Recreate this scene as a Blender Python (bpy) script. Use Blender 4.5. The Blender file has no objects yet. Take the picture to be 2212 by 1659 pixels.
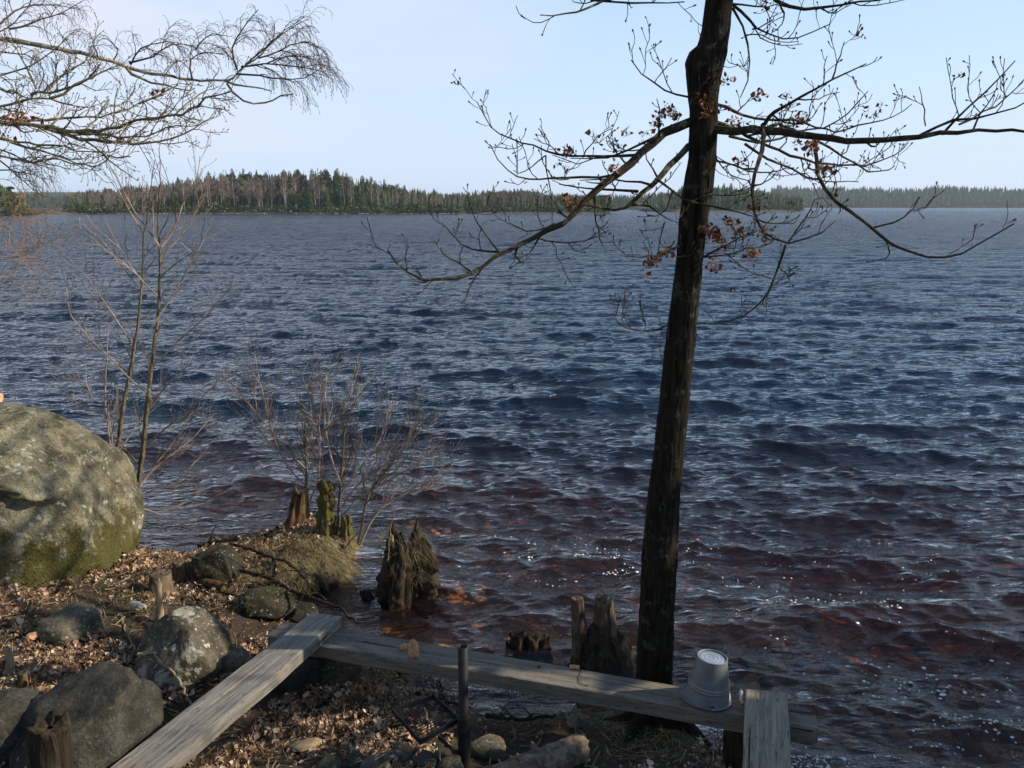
import bpy, math, random
import numpy as np
from mathutils import Vector, noise as mnoise
S = bpy.context.scene
COL = S.collection
R = math.radians
# ---------------------------------------------------------------- camera, world, sun, exposure
CAM_Z = 3.35
FPX = 1805.0                      # focal length in units of a 2212 px wide picture
PITCH = math.atan(385.5/FPX)
cam_d = bpy.data.cameras.new('camera'); cam = bpy.data.objects.new('camera', cam_d); COL.objects.link(cam)
cam.location = (0, 0, CAM_Z); cam.rotation_euler = (math.pi/2-PITCH, 0, 0)
cam_d.sensor_width = 36; cam_d.lens = FPX/2212*36; cam_d.clip_start = .05; cam_d.clip_end = 20000
S.camera = cam
SUN_AZ, SUN_EL = R(91), R(30)     # azimuth clockwise from +Y
world = bpy.data.worlds.new('World'); S.world = world; world.use_nodes = True
nt = world.node_tree; nt.nodes.clear()
wo = nt.nodes.new('ShaderNodeOutputWorld'); bg = nt.nodes.new('ShaderNodeBackground'); sky = nt.nodes.new('ShaderNodeTexSky')
sky.sky_type = 'NISHITA'; sky.sun_disc = False; sky.sun_elevation = SUN_EL; sky.sun_rotation = SUN_AZ
sky.altitude = 0; sky.air_density = 1.0; sky.dust_density = .3; sky.ozone_density = 3
bg.inputs[1].default_value = .128
tc = nt.nodes.new('ShaderNodeTexCoord'); mp = nt.nodes.new('ShaderNodeMapping'); mp.inputs['Scale'].default_value = (1.1, 1.1, 4.0)
mp.inputs['Rotation'].default_value = (0, R(14), R(20))
cn = nt.nodes.new('ShaderNodeTexNoise'); cn.inputs['Scale'].default_value = 1.4; cn.inputs['Detail'].default_value = 5; cn.inputs['Roughness'].default_value = .5
cr = nt.nodes.new('ShaderNodeMapRange'); cr.inputs[1].default_value = .37; cr.inputs[2].default_value = .8; cr.inputs[3].default_value = 0; cr.inputs[4].default_value = 1.0
cmx = nt.nodes.new('ShaderNodeMix'); cmx.data_type = 'RGBA'; cmx.inputs['B'].default_value = (3.55, 5.2, 6.95, 1)
nt.links.new(tc.outputs['Generated'], mp.inputs[0]); nt.links.new(mp.outputs[0], cn.inputs[0]); nt.links.new(cn.outputs[0], cr.inputs[0])
sz = nt.nodes.new('ShaderNodeSeparateXYZ'); nt.links.new(tc.outputs['Generated'], sz.inputs[0])
el = nt.nodes.new('ShaderNodeMapRange'); el.inputs[1].default_value = -.02; el.inputs[2].default_value = .70; el.inputs[3].default_value = .95; el.inputs[4].default_value = .0; nt.links.new(sz.outputs['Z'], el.inputs[0])
e2 = nt.nodes.new('ShaderNodeMapRange'); e2.inputs[1].default_value = .35; e2.inputs[2].default_value = .6; e2.inputs[3].default_value = 1; e2.inputs[4].default_value = .0; nt.links.new(sz.outputs['Z'], e2.inputs[0])
mm = nt.nodes.new('ShaderNodeMath'); mm.operation = 'MULTIPLY'; nt.links.new(cr.outputs[0], mm.inputs[0]); nt.links.new(e2.outputs[0], mm.inputs[1])
nt.links.new(el.outputs[0], cmx.inputs['Factor']); nt.links.new(sky.outputs[0], cmx.inputs['A'])
lm = nt.nodes.new('ShaderNodeMapRange'); lm.inputs[1].default_value = .15; lm.inputs[2].default_value = -.5; lm.inputs[3].default_value = .08; lm.inputs[4].default_value = 2.6; nt.links.new(sz.outputs['X'], lm.inputs[0])
m3 = nt.nodes.new('ShaderNodeMath'); m3.operation = 'MULTIPLY'; nt.links.new(mm.outputs[0], m3.inputs[0]); nt.links.new(lm.outputs[0], m3.inputs[1])
hz_ = nt.nodes.new('ShaderNodeMapRange'); hz_.inputs[1].default_value = 0; hz_.inputs[2].default_value = .3; hz_.inputs[3].default_value = .62; hz_.inputs[4].default_value = 0; nt.links.new(sz.outputs['Z'], hz_.inputs[0])
m4 = nt.nodes.new('ShaderNodeMath'); m4.operation = 'MAXIMUM'; nt.links.new(m3.outputs[0], m4.inputs[0]); nt.links.new(hz_.outputs[0], m4.inputs[1])
cm2 = nt.nodes.new('ShaderNodeMix'); cm2.data_type = 'RGBA'; cm2.inputs['B'].default_value = (4.9, 5.2, 6.1, 1); nt.links.new(m4.outputs[0], cm2.inputs['Factor']); nt.links.new(cmx.outputs['Result'], cm2.inputs['A'])
nt.links.new(cm2.outputs['Result'], bg.inputs[0])
nt.links.new(bg.outputs[0], wo.inputs[0])
sd = bpy.data.lights.new('sun', 'SUN'); sun = bpy.data.objects.new('sun', sd); COL.objects.link(sun)
sd.energy = 5.0; sd.angle = R(.5); sd.color = (1, .9, .76)
SUNV = Vector((math.sin(SUN_AZ)*math.cos(SUN_EL), math.cos(SUN_AZ)*math.cos(SUN_EL), math.sin(SUN_EL)))
sun.rotation_euler = SUNV.to_track_quat('Z', 'Y').to_euler()
S.view_settings.view_transform = 'Standard'; S.view_settings.look = 'None'; S.view_settings.gamma = 1
S.view_settings.exposure = 0.36
# ---------------------------------------------------------------- geometry helpers
CP, SP = math.cos(PITCH), math.sin(PITCH)
def ray(px, py):
    u = (px-1106)/FPX; v = (py-829.5)/FPX
    return Vector((u, CP-v*SP, -SP-v*CP))
def P(px, py, Y):                 # a spot read off the photograph, at a chosen distance Y
    r = ray(px, py); t = Y/r.y
    return Vector((r.x*t, Y, CAM_Z+r.z*t))
def G(px, py, z=0.0):
    r = ray(px, py); t = (z-CAM_Z)/r.z
    return Vector((r.x*t, r.y*t, z))
def R1(x, y): return (x*.3402, y*.3402)
def R2(x, y): return (806.5+x*.3402, y*.3402)
def R3(x, y): return (1463.1+x*.3402, y*.3402)
def R5(x, y): return (518.4+x*.3472, 806.4+y*.3472)
def R6(x, y): return (x*.3125, 345.6+y*.3125)
def R4(x, y): return (x*.2604, 806.4+y*.2604)
class MB:
    def __init__(s): s.v = []; s.f = []; s.m = []
    def add(s, vs, fs, mi=0):
        o = len(s.v); s.v.extend([tuple(a) for a in vs]); s.f.extend([tuple(i+o for i in f) for f in fs]); s.m.extend([mi]*len(fs))
    def tube(s, pts, rad, n=5, mi=0, cap=True):
        p = np.array([tuple(a) for a in pts], float)
        if len(p) < 2: return
        t = np.gradient(p, axis=0); t /= (np.linalg.norm(t, axis=1, keepdims=True)+1e-9)
        ref = np.array([0, 0, 1.0]) if abs(t[:, 2].mean()) < .75 else np.array([1.0, 0, 0])
        a = np.cross(t, ref); a /= (np.linalg.norm(a, axis=1, keepdims=True)+1e-9); b = np.cross(t, a)
        if np.isscalar(rad): rad = [rad]*len(p)
        r = np.array(rad, float)[:, None, None]
        th = np.arange(n)*2*math.pi/n
        ring = p[:, None, :]+r*(np.cos(th)[None, :, None]*a[:, None, :]+np.sin(th)[None, :, None]*b[:, None, :])
        o = len(s.v); s.v.extend(map(tuple, ring.reshape(-1, 3).tolist()))
        k = len(p)
        for i in range(k-1):
            for j in range(n):
                j2 = (j+1) % n
                s.f.append((o+i*n+j, o+i*n+j2, o+(i+1)*n+j2, o+(i+1)*n+j)); s.m.append(mi)
        if cap:
            s.f.append(tuple(o+j for j in range(n))); s.m.append(mi)
            s.f.append(tuple(o+(k-1)*n+j for j in reversed(range(n)))); s.m.append(mi)
    def box(s, c, d, mi=0):
        x, y, z = d[0]/2, d[1]/2, d[2]/2
        vs = [(c[0]+a*x, c[1]+b*y, c[2]+e*z) for a in (-1, 1) for b in (-1, 1) for e in (-1, 1)]
        s.add(vs, [(0, 1, 3, 2), (4, 6, 7, 5), (0, 4, 5, 1), (2, 3, 7, 6), (0, 2, 6, 4), (1, 5, 7, 3)], mi)
    def build(s, name, mats, parent=None, smooth=False, loc=None):
        me = bpy.data.meshes.new(name); 
        vs = s.v
        if loc is not None: vs = [(a[0]-loc[0], a[1]-loc[1], a[2]-loc[2]) for a in s.v]
        me.from_pydata(vs, [], s.f)
        if not isinstance(mats, (list, tuple)): mats = [mats]
        for m in mats: me.materials.append(m)
        if any(s.m): me.polygons.foreach_set('material_index', s.m)
        if smooth: me.polygons.foreach_set('use_smooth', [True]*len(s.f))
        me.update()
        return link(name, me, parent, loc)
def link(name, me, parent=None, loc=None):
    o = bpy.data.objects.new(name, me); COL.objects.link(o)
    if loc is not None: o.location = loc
    if parent: o.parent = parent
    return o
def npmesh(name, v, faces, mats, parent=None, smooth=True, loc=None):
    """v: (n,3) array; faces: (m,k) int array"""
    me = bpy.data.meshes.new(name); v = np.asarray(v, np.float32); faces = np.asarray(faces, np.int32)
    if loc is not None: v = v-np.array(loc, np.float32)
    m, k = faces.shape
    me.vertices.add(len(v)); me.vertices.foreach_set('co', v.ravel())
    me.loops.add(m*k); me.loops.foreach_set('vertex_index', faces.ravel())
    me.polygons.add(m); me.polygons.foreach_set('loop_start', np.arange(m, dtype=np.int32)*k)
    me.polygons.foreach_set('loop_total', np.full(m, k, np.int32))
    if smooth: me.polygons.foreach_set('use_smooth', np.ones(m, bool))
    if not isinstance(mats, (list, tuple)): mats = [mats]
    for a in mats: me.materials.append(a)
    me.update(calc_edges=True); me.validate()
    return link(name, me, parent, loc)
def tag(o, label=None, cat=None, group=None, kind=None):
    if label: o['label'] = label
    if cat: o['category'] = cat
    if group: o['group'] = group
    if kind: o['kind'] = kind
    return o
def thing(name, label, cat, loc, group=None, rz=0):
    o = bpy.data.objects.new(name, None); COL.objects.link(o); o.location = loc; o.rotation_euler = (0, 0, rz); o.empty_display_size = .1
    return tag(o, label, cat, group)
def under(mb, name, mats, root, smooth=False):   # world-space mesh made into a part of root
    return mb.build(name, mats, root, smooth, loc=None) if False else _under(mb, name, mats, root, smooth)
def _under(mb, name, mats, root, smooth):
    L = root.location; mb.v = [(a[0]-L[0], a[1]-L[1], a[2]-L[2]) for a in mb.v]
    return mb.build(name, mats, root, smooth)
# value noise, vectorised
_rs = np.random.RandomState(7); _tab = _rs.rand(256, 256)
def vn(x, y):
    xi = np.floor(x).astype(int); yi = np.floor(y).astype(int); fx = x-xi; fy = y-yi
    fx = fx*fx*(3-2*fx); fy = fy*fy*(3-2*fy)
    a = _tab[xi % 256, yi % 256]; b = _tab[(xi+1) % 256, yi % 256]; c = _tab[xi % 256, (yi+1) % 256]; d = _tab[(xi+1) % 256, (yi+1) % 256]
    return (a*(1-fx)+b*fx)*(1-fy)+(c*(1-fx)+d*fx)*fy-.5
def fbm(x, y, o=4):
    s = 0; a = 1
    for i in range(o): s = s+a*vn(x*2**i+17.3*i, y*2**i+5.1*i); a *= .5
    return s
# ---------------------------------------------------------------- materials
def newmat(name):
    m = bpy.data.materials.new(name); m.use_nodes = True; n = m.node_tree; n.nodes.clear()
    return m, n
def N(n, t, **kw):
    x = n.nodes.new(t)
    for k, v in kw.items():
        if k.startswith('i_'): x.inputs[k[2:].replace('_', ' ')].default_value = v
        elif k[0] == 'I' and k[1:].isdigit(): x.inputs[int(k[1:])].default_value = v
        else: setattr(x, k, v)
    return x
def L(n, a, b): n.links.new(a, b)
def out(n, sh, vol=None):
    o = n.nodes.new('ShaderNodeOutputMaterial'); L(n, sh, o.inputs['Surface'])
    return o
def noise(n, co, sc, det=4, rough=.55, dist=0):
    x = N(n, 'ShaderNodeTexNoise'); x.inputs['Scale'].default_value = sc; x.inputs['Detail'].default_value = det
    x.inputs['Roughness'].default_value = rough; x.inputs['Distortion'].default_value = dist; L(n, co, x.inputs['Vector']); return x.outputs['Fac']
def ramp(n, fac, stops, interp='LINEAR'):
    r = N(n, 'ShaderNodeValToRGB'); e = r.color_ramp.elements; r.color_ramp.interpolation = interp
    while len(e) < len(stops): e.new(.5)
    for i, (p, c) in enumerate(stops):
        e[i].position = p; e[i].color = (c[0], c[1], c[2], 1) if not isinstance(c, (int, float)) else (c, c, c, 1)
    L(n, fac, r.inputs[0]); return r.outputs[0]
def mix(n, fac, a, b):
    x = N(n, 'ShaderNodeMix', data_type='RGBA')
    for s, v in (('Factor', fac), ('A', a), ('B', b)):
        if hasattr(v, 'node'): L(n, v, x.inputs[s])
        else: x.inputs[s].default_value = v if s == 'Factor' else (v[0], v[1], v[2], 1)
    return x.outputs['Result']
def mth(n, op, a, b=None, c=None):
    x = N(n, 'ShaderNodeMath', operation=op)
    for i, v in enumerate((a, b, c)):
        if v is None: continue
        if hasattr(v, 'node'): L(n, v, x.inputs[i])
        else: x.inputs[i].default_value = v
    return x.outputs[0]
def mapr(n, v, a, b, c=0, d=1):
    x = N(n, 'ShaderNodeMapRange'); L(n, v, x.inputs[0])
    for i, q in enumerate((a, b, c, d)): x.inputs[i+1].default_value = q
    return x.outputs[0]
def coords(n, scale=(1, 1, 1), kind='Object'):
    t = N(n, 'ShaderNodeTexCoord'); m = N(n, 'ShaderNodeMapping'); m.inputs['Scale'].default_value = scale
    L(n, t.outputs[kind], m.inputs[0]); return m.outputs[0]
def worldpos(n, scale=(1, 1, 1)):
    t = N(n, 'ShaderNodeNewGeometry'); m = N(n, 'ShaderNodeMapping'); m.inputs['Scale'].default_value = scale
    L(n, t.outputs['Position'], m.inputs[0]); return m.outputs[0]
def pr(n, col, rough=.9, bump=None, bstr=.5, bdist=.02, metal=0, spec=.3):
    p = N(n, 'ShaderNodeBsdfPrincipled'); p.inputs['Metallic'].default_value = metal; p.inputs['Specular IOR Level'].default_value = spec
    if hasattr(col, 'node'): L(n, col, p.inputs['Base Color'])
    else: p.inputs['Base Color'].default_value = (*col, 1)
    if hasattr(rough, 'node'): L(n, rough, p.inputs['Roughness'])
    else: p.inputs['Roughness'].default_value = rough
    if bump is not None:
        b = N(n, 'ShaderNodeBump'); b.inputs['Strength'].default_value = bstr; b.inputs['Distance'].default_value = bdist
        L(n, bump, b.inputs['Height']); L(n, b.outputs[0], p.inputs['Normal'])
    return p.outputs[0]
def m_bark(name, dark, light, sc=30, stretch=.12, lichen=0, lcol=(.3, .32, .26), bd=.01, moss=0):
    m, n = newmat(name); c = coords(n, (1, 1, stretch)); 
    a = noise(n, c, sc, 5, .65, .6); col = ramp(n, a, [(.32, dark), (.62, light)])
    c2 = coords(n)
    if lichen: col = mix(n, mapr(n, noise(n, c2, 14, 4, .7), .62-lichen*.2, .68-lichen*.15), col, lcol)
    if moss: col = mix(n, mapr(n, noise(n, c2, 9, 6, .8), .62-moss*.22, .72-moss*.2), col, mix(n, noise(n, c2, 45, 4, .7), (.03, .03, .006), (.19, .17, .035)))
    out(n, pr(n, col, .95, a, 1, bd, spec=.1)); return m
def m_twig(name, a, b):
    m, n = newmat(name); c = coords(n); out(n, pr(n, ramp(n, noise(n, c, 9, 4, .7), [(.35, a), (.65, b)]), .8, spec=.2)); return m
def m_leaf(name, stops, rough=.8):
    m, n = newmat(name); g = N(n, 'ShaderNodeNewGeometry'); col = ramp(n, g.outputs['Random Per Island'], stops)
    c = worldpos(n); col = mix(n, mapr(n, noise(n, c, 60, 3), .4, .7, 0, .35), col, (.05, .025, .012))
    out(n, pr(n, col, rough, spec=.25)); return m
def m_rock(name, base1, base2, lichen=.3, moss=.3, dark=.3, bd=.03, mossz=None, speck=.8):
    m, n = newmat(name); c = worldpos(n)
    a = noise(n, c, 4.5, 8, .65); f = noise(n, c, 55, 5, .7)
    col = ramp(n, a, [(.38, base1), (.58, base2)])
    col = mix(n, mapr(n, f, .4, .65, 0, .55), col, tuple(x*.45 for x in base1))
    mid = noise(n, c, 11, 6, .75)
    col = mix(n, mapr(n, mid, .6-dark*.2, .68-dark*.15, 0, .7), col, (.05, .05, .042))
    # lichen: rounded pale crusts
    v = N(n, 'ShaderNodeTexVoronoi'); v.inputs['Scale'].default_value = 11; v.inputs['Randomness'].default_value = 1
    dn = N(n, 'ShaderNodeTexNoise'); dn.inputs['Scale'].default_value = 30; dn.inputs['Detail'].default_value = 3; L(n, c, dn.inputs['Vector'])
    vm = N(n, 'ShaderNodeVectorMath', operation='MULTIPLY_ADD'); L(n, dn.outputs['Color'], vm.inputs[0]); vm.inputs[1].default_value = (.05, .05, .05); L(n, c, vm.inputs[2]); L(n, vm.outputs[0], v.inputs['Vector'])
    sp = mapr(n, v.outputs['Distance'], .16+lichen*.2, .12+lichen*.2)
    sel = mapr(n, noise(n, c, 1.9, 3), .53-lichen*.12, .58-lichen*.12)
    col = mix(n, mth(n, 'MULTIPLY', sp, sel), col, (.43, .43, .36)); col = mix(n, mapr(n, noise(n, c, 7.5, 7, .7, .6), .60-lichen*.1, .635-lichen*.1, 0, min(1, lichen*1.5)), col, (.46, .43, .32))
    v2 = N(n, 'ShaderNodeTexVoronoi'); v2.inputs['Scale'].default_value = 34; L(n, vm.outputs[0], v2.inputs['Vector'])
    col = mix(n, mth(n, 'MULTIPLY', mapr(n, v2.outputs['Distance'], .3, .24), mapr(n, mid, .5, .56, 0, speck)), col, (.36, .34, .24))
    ms = noise(n, worldpos(n, (1.1, 1.1, .55)), 3.4, 8, .74)
    if mossz:
        sx = N(n, 'ShaderNodeSeparateXYZ'); L(n, worldpos(n), sx.inputs[0])
        ms = mth(n, 'ADD', ms, mapr(n, sx.outputs['Z'], mossz[0], mossz[1], .13, -.13))
    col = mix(n, mapr(n, ms, .68-moss*.2, .73-moss*.2, 0, .92), col, mix(n, mapr(n, f, .35, .6), (.022, .026, .008), (.115, .10, .022)))
    hgt = mth(n, 'ADD', mth(n, 'MULTIPLY', f, .4), mth(n, 'ADD', a, mid))
    out(n, pr(n, col, .95, hgt, .9, bd, spec=.15)); return m
def m_plain(name, c1, c2, sc=8, rough=.8, bd=.01, metal=0, spec=.3, stretch=(1, 1, 1)):
    m, n = newmat(name); c = coords(n, stretch); a = noise(n, c, sc, 6, .65)
    out(n, pr(n, ramp(n, a, [(.3, c1), (.68, c2)]), rough, a, .7, bd, metal, spec)); return m
def m_plank(name, c1, c2, warm, angle):
    """weathered timber: grain runs along the plank"""
    m, n = newmat(name); t = N(n, 'ShaderNodeTexCoord'); r = N(n, 'ShaderNodeMapping'); r.inputs['Rotation'].default_value = (0, 0, -angle)
    L(n, t.outputs['Object'], r.inputs[0])
    def st(s):
        s = (s[0], s[1]*.55, s[2]*.55) if s[1] > 20 else s
        q = N(n, 'ShaderNodeMapping'); q.inputs['Scale'].default_value = s; L(n, r.outputs[0], q.inputs[0]); return q.outputs[0]
    g = noise(n, st((1.1, 34, 34)), 2.2, 7, .62, .25); blot = noise(n, st((2.0, 6, 6)), 1.6, 5, .7); fine = noise(n, st((4, 120, 120)), 2, 4, .7)
    col = ramp(n, g, [(.28, c1), (.70, c2)]); col = mix(n, mapr(n, blot, .45, .66, 0, .8), col, warm)
    col = mix(n, mapr(n, noise(n, st((5, 16, 16)), 2.4, 6, .75), .56, .64, 0, .85), col, (.05, .045, .036))
    crack = mapr(n, noise(n, st((.5, 22, 22)), 1.5, 3, .5, .3), .66, .69)
    col = mix(n, crack, col, (.02, .018, .014)); col = mix(n, mapr(n, fine, .5, .62, 0, .35), col, (.07, .07, .06))
    h = mth(n, 'SUBTRACT', mth(n, 'ADD', g, mth(n, 'MULTIPLY', fine, .4)), mth(n, 'MULTIPLY', crack, .9))
    out(n, pr(n, col, .85, h, 1, .006, spec=.2)); return m
M = {}
M['oak'] = m_bark('oak_bark', (.004, .003, .0025), (.026, .021, .014), 34, .13, .25, (.045, .048, .035), .03)
M['oakb'] = m_bark('oak_branch_bark', (.014, .011, .008), (.05, .04, .024), 40, .5, .3, (.13, .13, .08), .004)
M['oakl'] = m_bark('lichened_sunlit_bark', (.05, .04, .022), (.26, .21, .12), 40, .5, .5, (.30, .28, .16), .004)  # pale lichen, plus sunlight painted in as a lighter tan base
M['birch'] = m_bark('birch_bark', (.16, .13, .08), (.50, .44, .32), 22, .8, .5, (.05, .045, .03), .004)
M['btwig'] = m_twig('birch_twig', (.035, .02, .016), (.10, .065, .05))
M['alder'] = m_bark('alder_bark', (.05, .04, .025), (.16, .125, .07), 30, .4, .3, (.2, .19, .12), .003)
M['atwig'] = m_twig('alder_twig', (.15, .10, .075), (.36, .28, .21))
M['stwig'] = m_twig('shrub_twig', (.13, .07, .035), (.34, .22, .12))
M['litter'] = m_leaf('oak_leaf_litter', [(0, (.07, .04, .022)), (.3, (.19, .11, .058)), (.6, (.36, .22, .125)), (.85, (.56, .38, .24)), (1, (.70, .54, .38))])
M['oleaf'] = m_leaf('withered_oak_leaf', [(0, (.08, .03, .014)), (.5, (.17, .06, .026)), (1, (.28, .12, .05))])
M['grass'] = m_leaf('dry_grass', [(0, (.13, .10, .04)), (.5, (.30, .23, .11)), (1, (.42, .34, .18))])
M['ggrass'] = m_leaf('green_grass', [(0, (.03, .045, .01)), (1, (.09, .11, .025))])
M['stump'] = m_bark('stump_wood', (.025, .018, .012), (.16, .115, .07), 22, .15, .2, (.14, .14, .09), .02)
M['rstump'] = m_bark('rotten_red_wood', (.028, .016, .010), (.15, .082, .045), 20, .2, 0, (.2, .2, .1), .02, moss=.45)
M['mstump'] = m_bark('mossy_stump', (.03, .022, .012), (.13, .10, .05), 18, .3, .1, (.2, .18, .08), .03, moss=.75)
M['dstump'] = m_bark('dark_wood', (.008, .006, .004), (.055, .04, .026), 22, .15, .1, (.08, .075, .05), .02)  # darker version of the stump wood colours
M['cut'] = m_plain('sawn_wood', (.16, .11, .06), (.34, .25, .15), 18, .85, .004)
M['soil'] = None
# ---------------------------------------------------------------- the bank and the lake bed
shore_px = [(200, 1010), (262, 1060), (285, 1120), (290, 1197), (350, 1200), (420, 1202), (440, 1178), (530, 1165), (600, 1142), (640, 1122), (700, 1112), (752, 1135), (768, 1190),
            (745, 1240), (700, 1268), (645, 1292), (655, 1335), (705, 1375), (765, 1420), (868, 1447), (873, 1500), (930, 1508), (979, 1514), (1020, 1534), (1048, 1556),
            (1104, 1566), (1187, 1552), (1260, 1556), (1330, 1545), (1370, 1520), (1430, 1528), (1460, 1552), (1505, 1583), (1543, 1613), (1562, 1632), (1610, 1690)]
poly = [(-70, 16), (-30, 13), (-14, 11.5), (-9, 11.2)] + [tuple(G(*p)[:2]) for p in shore_px] + [(2.0, 3.75), (3.4, 3.3), (5.2, 3.7), (6.4, 5.6), (8.5, 7.6), (12, 8.4), (17, 7), (26, 5), (60, 0), (80, -90), (-80, -90)]
PX = np.array(poly)
def sdist(x, y):
    """signed distance to the shoreline, positive on land"""
    x = np.asarray(x, float); y = np.asarray(y, float); d2 = np.full(x.shape, 1e9); ins = np.zeros(x.shape, bool)
    for i in range(len(PX)):
        ax, ay = PX[i]; bx, by = PX[(i+1) % len(PX)]
        ex, ey = bx-ax, by-ay; t = np.clip(((x-ax)*ex+(y-ay)*ey)/(ex*ex+ey*ey), 0, 1)
        d2 = np.minimum(d2, (x-ax-t*ex)**2+(y-ay-t*ey)**2)
        c = ((ay > y) != (by > y)); c &= x < (bx-ax)*(y-ay)/(by-ay+1e-12)+ax; ins ^= c
    return np.where(ins, 1, -1)*np.sqrt(d2)
def hgt(x, y):
    x = np.asarray(x, float); y = np.asarray(y, float)
    d = sdist(x, y)+.10*fbm(x*1.3, y*1.3, 3)+.07*fbm(x*4.3+7, y*4.3, 3)
    fw = np.clip((y-5.6)/1.0, 0, 1); land = .02+(.20-.06*fw)*(1-np.exp(-np.clip(d, 0, None)/(.16+.34*fw)))+np.clip(4.3-y, 0, 5)*.33+.09*np.clip(-x-1.2, 0, 3.2)*np.clip(d*1.4, 0, 1)*(1-.6*fw)+.012*np.clip(d, 0, 30)
    land += .13*np.exp(-(((x+1.80)/.42)**2+((y-7.25)/.6)**2))
    land += np.clip(d, 0, .5)*2*(.07*fbm(x*1.1+3, y*1.1, 4)+.03*fbm(x*5, y*5, 3)+fw*(.09*fbm(x*3.1+1, y*3.1, 4)+.07*np.abs(fbm(x*7+2, y*7, 3))))
    bed = -.06+.11*np.maximum(d, -2.5)+.28*np.minimum(d+2.5, 0)+.07*fbm(x*.9, y*.9, 4)*np.clip(-d*2, 0, 1)+.05*fbm(x*3.5, y*3.5, 3)
    bed = np.maximum(bed, -3.5+.01*d)
    return np.where(d > 0, land, np.minimum(bed, -.04))
_lx = np.linspace(-9, 12, 701); _ly = np.linspace(-1, 13, 469); _LX, _LY = np.meshgrid(_lx, _ly); _LH = hgt(_LX, _LY)
def hq(X, Y):
    fx = np.clip((X+9)/.03, 0, 698.9); fy = np.clip((Y+1)/(14/468), 0, 466.9); i = fx.astype(int); j = fy.astype(int); a = fx-i; b = fy-j
    return (_LH[j, i]*(1-a)+_LH[j, i+1]*a)*(1-b)+(_LH[j+1, i]*(1-a)+_LH[j+1, i+1]*a)*b
def H(x, y): return float(hq(np.array([float(x)]), np.array([float(y)]))[0])
_ts = np.linspace(2.0, 14, 900)
def hit(px, py):
    r = ray(px, py); X = r.x*_ts; Y = r.y*_ts; Z = CAM_Z+r.z*_ts
    k = np.argmax(Z < np.maximum(hq(X, Y), -.02)); return Vector((X[k], Y[k], max(Z[k], -.02)))
def axis(lo, a, b, hi, fine, ratio):
    xs = list(np.arange(a, b+fine/2, fine)); s = fine; x = b
    while x < hi: s *= ratio; x += s; xs.append(min(x, hi))
    s = fine; x = a
    while x > lo: s *= ratio; x -= s; xs.insert(0, max(x, lo))
    return np.array(xs)
xs = axis(-4000, -6.0, 4.0, 4000, .05, 1.12); ys = axis(-4000, 2.2, 10.5, 4000, .05, 1.12)
GX, GY = np.meshgrid(xs, ys); 
FX = np.clip(GX, -75, 75); FY = np.clip(GY, -80, 60)
GZ = hgt(GX, GY); far = (np.abs(GX) > 70) | (GY > 55); GZ = np.where(far & (GY > 0), -3.6, GZ); GZ = np.where(far & (GY <= 0) & (GZ > 3.2), 3.2, GZ); GZ = np.minimum(GZ, 3.4)
def gridfaces(ny, nx, wrap=False):
    i = np.arange(ny-1)[:, None]; j = np.arange(nx if wrap else nx-1)[None, :]; j2 = (j+1) % nx
    return np.stack([i*nx+j, i*nx+j2, (i+1)*nx+j2, (i+1)*nx+j], -1).reshape(-1, 4)
def m_ground():
    m, n = newmat('bank_soil_and_lake_bed'); c = worldpos(n)
    a = noise(n, c, 3, 6, .65); f = noise(n, c, 40, 5, .7)
    dry = ramp(n, f, [(.3, (.022, .014, .009)), (.55, (.075, .048, .03)), (.75, (.15, .10, .06))])
    dry = mix(n, mapr(n, a, .54, .62, 0, .75), dry, mix(n, f, (.015, .02, .005), (.07, .075, .018)))
    v = N(n, 'ShaderNodeTexVoronoi'); v.inputs['Scale'].default_value = 7; L(n, c, v.inputs['Vector'])
    v2 = N(n, 'ShaderNodeTexVoronoi', feature='DISTANCE_TO_EDGE'); v2.inputs['Scale'].default_value = 7; L(n, c, v2.inputs['Vector'])
    wet = ramp(n, N_sep(n, v.outputs['Color']), [(.1, (.14, .07, .03)), (.5, (.50, .28, .11)), (.9, (.78, .54, .27))])
    wet = mix(n, mapr(n, v2.outputs['Distance'], .0, .09, .75, 0), wet, (.05, .025, .012)); wet = mix(n, mapr(n, f, .4, .6, 0, .6), wet, (.12, .05, .02))
    sx = N(n, 'ShaderNodeSeparateXYZ'); L(n, c, sx.inputs[0])
    col = mix(n, mapr(n, sx.outputs['Z'], -.05, .03), wet, dry)
    h = mth(n, 'ADD', f, mth(n, 'MULTIPLY', v.outputs['Distance'], -.6))
    out(n, pr(n, col, .92, h, 1, .03, spec=.2)); return m
def N_sep(n, colr):
    s = N(n, 'ShaderNodeSeparateColor'); L(n, colr, s.inputs[0]); return s.outputs[0]
M['soil'] = m_ground()
tag(npmesh('ground', np.stack([GX, GY, GZ], -1).reshape(-1, 3), gridfaces(len(ys), len(xs)), M['soil']), kind='structure')
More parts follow.
